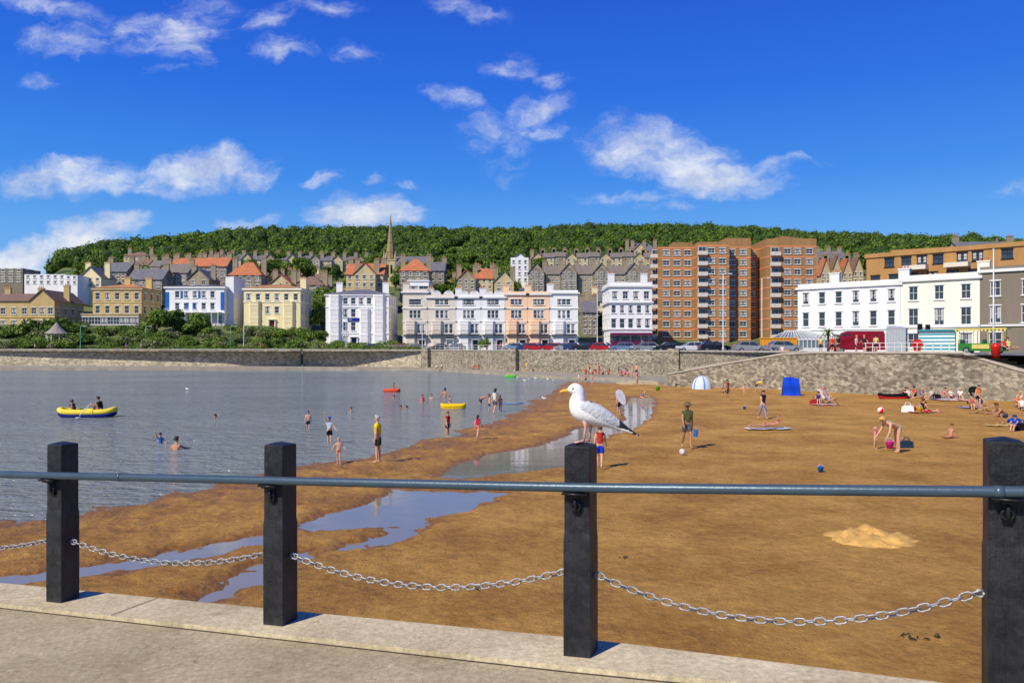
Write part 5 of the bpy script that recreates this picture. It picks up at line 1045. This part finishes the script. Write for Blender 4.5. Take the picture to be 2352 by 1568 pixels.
def deckchair(u,v,c,rz,lab):
    x,y,z=sp(u,v); e=thing('deck_chair',lab,'deck chair',(x,y,z),rz,'deck chairs on the beach'); q=MB()
    for s in (-.28,.28): q.tube([(s,-.55,0),(s,.45,1.0)],.022,6); q.tube([(s*.9,.5,0),(s*.9,-.45,.42)],.022,6); q.tube([(s*1.1,.5,.02),(s*1.1,.1,.6)],.018,6)
    for p_ in ((.45,1.0),(-.45,.42),(.5,.02),(-.55,.02)): q.tube([(-.3,p_[0],p_[1]),(.3,p_[0],p_[1])],.02,6)
    put('frame',q.mesh('frame',[wood],True),e); q=MB(); pf_=[(-.45,.43),(-.25,.3),(0,.32),(.2,.55),(.43,1.0)]
    for i in range(7):
        a=-.25+.5*i/7;b=-.25+.5*(i+1)/7
        for j in range(4): q.add([(a,*pf_[j]),(b,*pf_[j]),(b,*pf_[j+1]),(a,*pf_[j+1])],[(0,1,2,3)],i%2)
    put('canvas',q.mesh('canvas',[cloth(c),cloth((240,235,230))]),e)
deckchair(2266,945,(200,40,50),rad(60),'red and white striped wooden deck chair'); deckchair(2250,950,(200,40,50),rad(50),'red and white striped wooden deck chair'); deckchair(1905,928,(210,205,200),rad(50),'white canvas deck chair near the wall'); deckchair(1892,926,(200,200,190),rad(20),'pale canvas deck chair near the wall')
x,y,z=sp(1898,925); figure(x-.1,y-.1,z+.1,pose='chair',h=1.65,rot=30,top='tee',topc=(200,60,60),bot='shorts',botc=(70,80,110),hair='grey',label='person reclining in a deck chair')
x,y,z=sp(1612,893); e=thing('beach_tent','white and blue pop up beach shade tent','beach tent',(x,y,z),.1,None,.9); q=MB(); n=18; vs=[];fs=[]
for j in range(7):
    ph=math.pi/2*j/6
    for k in range(n): th=math.pi*k/(n-1); vs.append((1.1*math.cos(th)*math.cos(ph*.98),-.9*math.sin(th)*math.cos(ph),1.4*math.sin(ph)))
for j in range(6):
    for k in range(n-1): fs.append((j*n+k,j*n+k+1,(j+1)*n+k+1,(j+1)*n+k))
q.add(vs,fs); q.m=[1 if (i%(n-1))in(2,8,14) else 0 for i in range(len(fs))]
put('canopy',q.mesh('canopy',[cloth((215,225,235)),cloth((90,150,215))],True),e); q=MB(); q.tube([(1.1*math.cos(a),.02,1.4*math.sin(a)) for a in [math.pi*i/14 for i in range(15)]],.025,6); put('hoop',q.mesh('hoop',[cloth((60,110,180))],True),e)
x,y,z=sp(1816,908); e=thing('windbreak_tent','bright blue upright fabric beach shelter','beach shelter',(x,y,z),-.1,None,.9); q=MB(); vs=[];fs=[]
P_=[(-.85,-.2),(-.4,.25),(.1,.4),(.6,.2),(.8,-.3)]
for j in range(7):
    for k,(a,b) in enumerate(P_): f=1-.22*j/6; vs.append((a*f+.04*math.sin(k*2+j),b*f+.05*math.sin(j*1.7+k),1.72*j/6*(1-.05*abs(k-1.5)))) 
for j in range(6):
    for k in range(4): fs.append((j*5+k,j*5+k+1,(j+1)*5+k+1,(j+1)*5+k))
q.add(vs,fs)
vs=[];fs=[]
for j in range(9):
    for k in range(9):
        f=k/8; tt=j/8; w0=.85-.19*tt; vs.append((-w0+2*w0*f*.98,-.27-.07*f+.09*math.sin(f*9+tt*3)+.05*math.sin(tt*8),1.66*tt*(1-.07*f)))
for j in range(8):
    for k in range(8): fs.append((j*9+k,j*9+k+1,(j+1)*9+k+1,(j+1)*9+k))
q.add(vs,fs); put('fabric',q.mesh('fabric',[cloth((20,75,215))],True),e)
for a,b in ((-.86,-.22),(.82,-.32),(.1,.42)): q=MB(); q.tube([(a,b,0),(a*.76,b*.76,1.8)],.02,6); put('pole',q.mesh('pole',[iron]),e)
x,y,z=sp(1566,882); e=thing('parasol','dark folding umbrella planted beside a pushchair','umbrella',(x,y,z)); q=MB(); q.lathe([(.75,1.25),(.6,1.42),(.3,1.56),(.02,1.62)],10); put('canopy',q.mesh('canopy',[cloth((35,50,60))]),e); q=MB(); q.tube([(0,0,0),(0,0,1.65)],.02,6); put('pole',q.mesh('pole',[iron]),e)
for u,v in ((1583,884),(2236,928)):
    x,y,z=sp(u,v); e=thing('pushchair','black folding pushchair parked on the sand','pushchair',(x,y,z),.7,'pushchairs'); q=MB(); q.tube([(0,-.35,.1),(0,.3,.6),(0,.55,1.0)],.02,6);q.tube([(.4,-.35,.1),(.4,.3,.6),(.4,.55,1.0),(0,.55,1.0)],.02,6); q.tube([(0,.35,.1),(0,-.2,.55)],.02,6);q.tube([(.4,.35,.1),(.4,-.2,.55)],.02,6); put('frame',q.mesh('frame',[iron]),e)
    q=MB(); q.add([(0.02,-.3,.4),(.38,-.3,.4),(.38,.1,.4),(.02,.1,.4),(.38,.35,.95),(.02,.35,.95)],[(0,1,2,3),(3,2,4,5)]); q.tube([(.0,.1,1.0),(.4,.1,1.0)],.22,10); put('seat',q.mesh('seat',[cloth((25,25,30))]),e)
    for a in (0,.4):
        for b in (-.35,.35): q=MB(); q.tube([(a-.02,b,.09),(a+.02,b,.09)],.09,12); put('wheel',q.mesh('wheel',[tyre]),e)
def ball(u,v,r,c1,c2,lab,lift=0):
    x,y,z=sp(u,v); q=MB(); q.sphere((0,0,0),r,12,10)
    for i in range(len(q.f)): q.m[i]=((i%12)//2)%2
    put('ball',q.mesh('ball',[cloth(c1),cloth(c2)],True),loc=(x,y,z+r),rot=(.6,.3,0),label=lab,cat='ball')
ball(1567,1045,.115,(235,235,235),(200,200,205),'white football lying on the sand'); ball(2023,949,.2,(230,50,40),(240,240,240),'red and white striped beach ball')
def bucket(u,v,c,s=1,lab='small plastic sand bucket'):
    x,y,z=sp(u,v); q=MB(); q.lathe([(.08*s,0),(.115*s,.2*s),(.125*s,.21*s),(.11*s,.205*s),(.08*s,.02*s)],14); e=thing('bucket',lab,'bucket',(x,y,z+.01),0,'sand buckets'); put('pail',q.mesh('pail',[cloth(c)],True),e); q=MB(); q.tube([(.115*s*math.cos(a),0,.2*s+.1*s*math.sin(a)) for a in [math.pi*i/8 for i in range(9)]],.006*s,5); put('handle',q.mesh('handle',[framem]),e)
bucket(1885,1084,(40,120,220),.8,'blue plastic bucket standing by dug sand'); bucket(2044,1030,(235,60,170),1.3,'pink plastic bucket beside a toddler'); bucket(2070,1026,(230,50,150),1.1,'small pink toy sand bucket'); bucket(2112,948,(240,190,30),1.5,'yellow bucket on the sand'); bucket(2098,946,(220,40,40),1.4,'red bucket on the sand'); bucket(1511,897,(90,200,40),1.8,'lime green bucket near the water'); bucket(1710,940,(60,120,200),.9,'blue bucket on the sand')
def bag(u,v,c,s=.35,lab='beach bag standing on the sand'):
    x,y,z=sp(u,v); q=MB(); q.prism([(-s,0),(s,0),(s*.85,s),(s*.3,s*1.15),(-s*.4,s*1.1),(-s*.9,s*.9)],-s*.4,s*.4); q.tube([(-s*.5,0,s),(-s*.3,0,s*1.6),(s*.3,0,s*1.6),(s*.5,0,s)],.02,6); put('bag',q.mesh('bag',[cloth(c)]),loc=(x,y,z),rot=(0,0,R.uniform(-.5,.5)),label=lab,cat='bag',group='bags on the beach')
bag(2085,946,(240,240,235),.36,'white and red bag on the sand'); bag(2082,1028,(40,60,80),.25,'dark teal bag behind a bending person'); bag(2075,914,(200,60,40)); bag(2150,917,(30,30,40)); bag(2245,928,(40,60,110)); bag(1575,884,(30,40,50)); bag(2330,975,(20,90,190),.3); bag(2345,988,(20,20,25),.3); bag(1870,928,(180,50,50),.3); bag(1600,890,(30,60,120),.25)
def dinghy(x,y,z,l_,w_,r,c1,c2,rz,lab,name='inflatable_dinghy',group='inflatables on the lake'):
    e=thing(name,lab,'dinghy',(x,y,z),rz,group); pts=[]
    for i in range(28):
        th=2*math.pi*i/28; ct,st2=math.cos(th),math.sin(th); pts.append(((l_/2-r)*math.copysign(abs(ct)**.7,ct),(w_/2-r)*math.copysign(abs(st2)**.7,st2),r+.12*l_/3*abs(ct)**4))
    q=MB(); q.tube(pts,r,10,0,closed=True); put('upper_tube',q.mesh('upper_tube',[cloth(c1)],True),e)
    q=MB(); q.tube([(a*.98,b*.98,c_-r*1.1) for a,b,c_ in pts],r*.92,10,0,closed=True); put('lower_tube',q.mesh('lower_tube',[cloth(c2)],True),e)
    q=MB(); q.add([(a,b,.03) for a,b,c_ in pts],[tuple(range(28))]); put('floor',q.mesh('floor',[cloth(c2)]),e)
    q=MB(); q.tube([(-l_*.12,-w_*.3,r*1.1),(-l_*.12,w_*.3,r*1.1)],r*.7,8); put('seat',q.mesh('seat',[cloth((235,235,230))],True),e); return e
D=EYE*F/(957-HV); bx=at(201,D); dinghy(bx,D,.12,3.4,1.3,.17,(240,215,75),(25,38,120),.03,'yellow and navy inflatable boat with two people aboard','inflatable_boat')
q=MB(); 
figure(bx-.75,D,.12,pose='sit',h=1.6,rot=95,top='tank',topc=(60,40,40),hair='dark',skin=1,label='person sitting in an inflatable boat'); figure(bx+.8,D,.14,pose='knees',h=1.8,rot=-90,top='tee',topc=(40,30,35),hair='dark',skin=1,label='person rowing in an inflatable boat')
q.tube([(0,-.4,.75),(-.1,-1.5,.1)],.02,6); q.box(-.11,-1.65,0,.16,.3,.03); put('oar',q.mesh('oar',[framem]),loc=(bx+.45,D,.1),label='white plastic oar dipping in the water',cat='oar')
for u,v,l_,c1,c2,lab in ((1041,937,1.75,(240,200,30),(230,180,30),'yellow inflatable dinghy floating on the lake'),(900,900,1.6,(225,90,60),(200,50,40),'red inflatable dinghy carrying a child'),(1173,866,1.7,(90,210,60),(70,190,50),'green inflatable ring boat near the ledge')):
    D=EYE*F/(v-HV); dinghy(at(u,D),D,.04,l_,.9,.12,c1,c2,.05,lab)
D=EYE*F/(899-HV); figure(at(903,D),D,.1,pose='knees',h=1.2,rot=40,hair='brown',skin=1,label='child sitting in a red dinghy')
D=EYE*F/(865-HV); figure(at(1168,D),D,.1,pose='knees',h=1.1,rot=20,hair='blond',top='tee',topc=(240,230,120),label='child sitting in a green inflatable')
def board(x,y,z,l_,c1,c2,rot,lab):
    q=MB(); P_=[(math.cos(a)*l_/2*1.0,math.sin(a)*.24*(1-.2*math.cos(a))) for a in [2*math.pi*i/24 for i in range(24)]]
    q.add([(a,b,.03) for a,b in P_]+[(a,b,-.03) for a,b in P_],[tuple(range(24)),tuple(range(47,23,-1))]+[(i,i+24,(i+1)%24+24,(i+1)%24) for i in range(24)]); q.add([(a*.7,b*.6,.034) for a,b in P_],[tuple(range(24))],1); q.add([(a*.7,b*.6,-.034) for a,b in P_],[tuple(range(24))],1)
    put('bodyboard',q.mesh('bodyboard',[cloth(c1),cloth(c2)]),loc=(x,y,z),rot=rot,label=lab,cat='bodyboard')
D=EYE*F/(929-HV); board(at(1178,D),D,.1,1.6,(40,130,220),(240,220,50),(0,0,.3),'blue and yellow float board on the shallows'); x,y,z=sp(1421,952); board(x+.1,y-.25,z+1.05,.95,(215,215,220),(200,205,215),(rad(80),rad(65),0),'white bodyboard held upright by a child')
x,y,z=sp(2050,915); dinghy(x,y,z+.1,2.2,1.0,.13,(20,20,25),(200,40,40),.0,'black and red inflatable boat beached on sand'); 
q=MB(); q.prism([(-.03,0),(.03,0),(.05,.2),(.02,.3),(-.03,.28)],-.11,.11); a_=sp(1578,1029); put('bag',q.mesh('bag',[cloth((50,110,190))]),loc=(a_[0]+.30,a_[1]-.1,a_[2]+.45),rot=(0,.1,.3),label='blue bag hanging from a hand',cat='bag')
for i,(u,v,D) in enumerate(((1015,845,135),(1003,845,136),(1100,846,130),(1088,846,131),(1108,846,130),(1345,858,103),(1355,858,102),(1385,860,101),(1398,860,101),(1428,862,99),(1442,862,99),(1375,860,100),(1362,859,101),(1435,862,99))):
    D=3.58*F/(v-HV+2); figure(at(u,D),D,.43,pose=R.choice(['sit','knees']),h=1.65,rot=R.uniform(-60,60),top='tee',topc=R.choice([(220,50,50),(230,230,225),(60,80,150),(230,120,150),(200,40,60)]),bot='shorts',botc=NV,hair=R.choice(['dark','brown','blond']),label='person sitting on the promenade ledge below the wall')
for i,(u,v,h_) in enumerate(((1185,851,1.6),(1210,853,1.6),(1352,862,1.7),(1368,862,1.6),(1375,864,1.7),(1420,864,1.2),(1452,866,1.6),(1462,866,1.7),(1330,880,1.2),(1345,880,1.1),(1463,885,1.6),(1360,882,1.2))):
    D=3.58*F/(v-HV) if v<870 else 3.9*F/(v-HV); figure(at(u,D),D,.43 if v<870 else .08,pose=R.choice(['stand','walk','hips']),h=h_,rot=R.uniform(0,360),top=R.choice(['tee','tank',None]),topc=R.choice([(220,50,50),(230,230,225),(60,80,150),(240,200,60),(230,100,140)]),bot='shorts',botc=R.choice([NV,(60,60,60),(180,170,150)]),hair=R.choice(['dark','brown','blond']),label='person standing near the water steps below the wall')
for u,D,pz in ((1775,87,'sit'),(1798,85,'sit'),(1885,77,'stand'),(1912,74,'stand'),(1925,74,'stand'),(1967,72,'stand'),(1985,72,'hips'),(2012,69,'stand'),(1150,146,'walk'),(1165,146,'stand'),(1180,147,'walk'),(110,166,'walk'),(118,166,'stand'),(80,166,'walk'),(325,166,'walk'),(600,164,'walk'),(1300,133,'walk'),(1475,122,'walk'),(2318,60.5,'sit'),(2308,60.5,'sit'),(290,166,'stand'),(1060,153,'walk')):
    yb=float(np.interp(at(u,D),EX,EY)); D=max(D,yb+.9) if pz!='sit' else D
    figure(at(u,D),D,3.5 if u<2300 else 3.9,pose=pz,h=1.7,rot=R.uniform(0,360) if pz!='sit' else 10,top='tee',topc=R.choice([(220,50,50),(230,230,225),(60,80,150),(40,40,40),(210,210,120)]),bot='shorts',botc=R.choice([NV,(60,60,60)]),hair=R.choice(['dark','brown','blond','grey']),label='person strolling along the upper promenade')
gb=MB(); loft(gb,[(-.2,0,.16,.01,.01),(-.17,0,.17,.035,.04),(-.12,0,.12,.05,.05),(-.02,0,.06,.09,.08),(.1,0,.07,.07,.06),(.2,0,.09,.03,.02),(.27,0,.1,.01,.006)],10,3,0,lambda c:1 if c.z>.1 and c.x>-.05 else 0); gbm=gb.mesh('body',[wht,gry],True)
bkm=MB(); bkm.tube([(-.2,0,.165),(-.25,0,.155)],[.012,.003],6); bkmm=bkm.mesh('bill',[yel])
for u,v in ((1188,868),(1215,872),(1230,870),(1242,874),(1258,872),(1272,875),(1290,868),(430,895),(1250,917),(1020,868),(1205,875)):
    D=EYE*F/(v-HV); e=thing('gull','small white gull floating on the lake','gull',(at(u,D),D,.02),R.uniform(-1,1),'gulls on the water'); put('body',gbm,e); put('bill',bkmm,e)
spm=mat('splash_foam',(.6,.64,.68),.3,.05); D=EYE*F/(1028-HV); q=MB()
for i in range(110):
    a=R.uniform(0,6.28); r=R.random()**.8*.8; q.sphere((r*math.cos(a),r*.5*math.sin(a),R.random()**2*.75*(1-r*.6)),R.uniform(.006,.014),5,4)
put('splash',q.mesh('splash',[spm]),loc=(at(412,D),D,.02),kind='stuff',label='spray of water drops around splashing swimmers',cat='splash')
q=MB()
for (u,v,n_) in ((1440,1282,6),(2085,1464,6),(2155,1465,5),(2112,1468,4),(1100,1355,3)):
    x,y,z=sp(u,v)
    for i in range(n_):
        a=R.uniform(0,6.28); dx,dy=R.gauss(0,.06),R.gauss(0,.04); q.tube([(x+dx,y+dy,z+.01),(x+dx+.03*math.cos(a),y+dy+.03*math.sin(a),z+.03),(x+dx+.06*math.cos(a+.6),y+dy+.06*math.sin(a+.6),z+.01)],[.005,.010,.002],5)
put('seaweed',q.mesh('seaweed',[mat('seaweed_black',(.012,.011,.01),.5,.3)]),kind='stuff',label='dark seaweed scraps scattered on the sand',cat='seaweed')
print('done',time.time()-T0,len(bpy.data.objects))
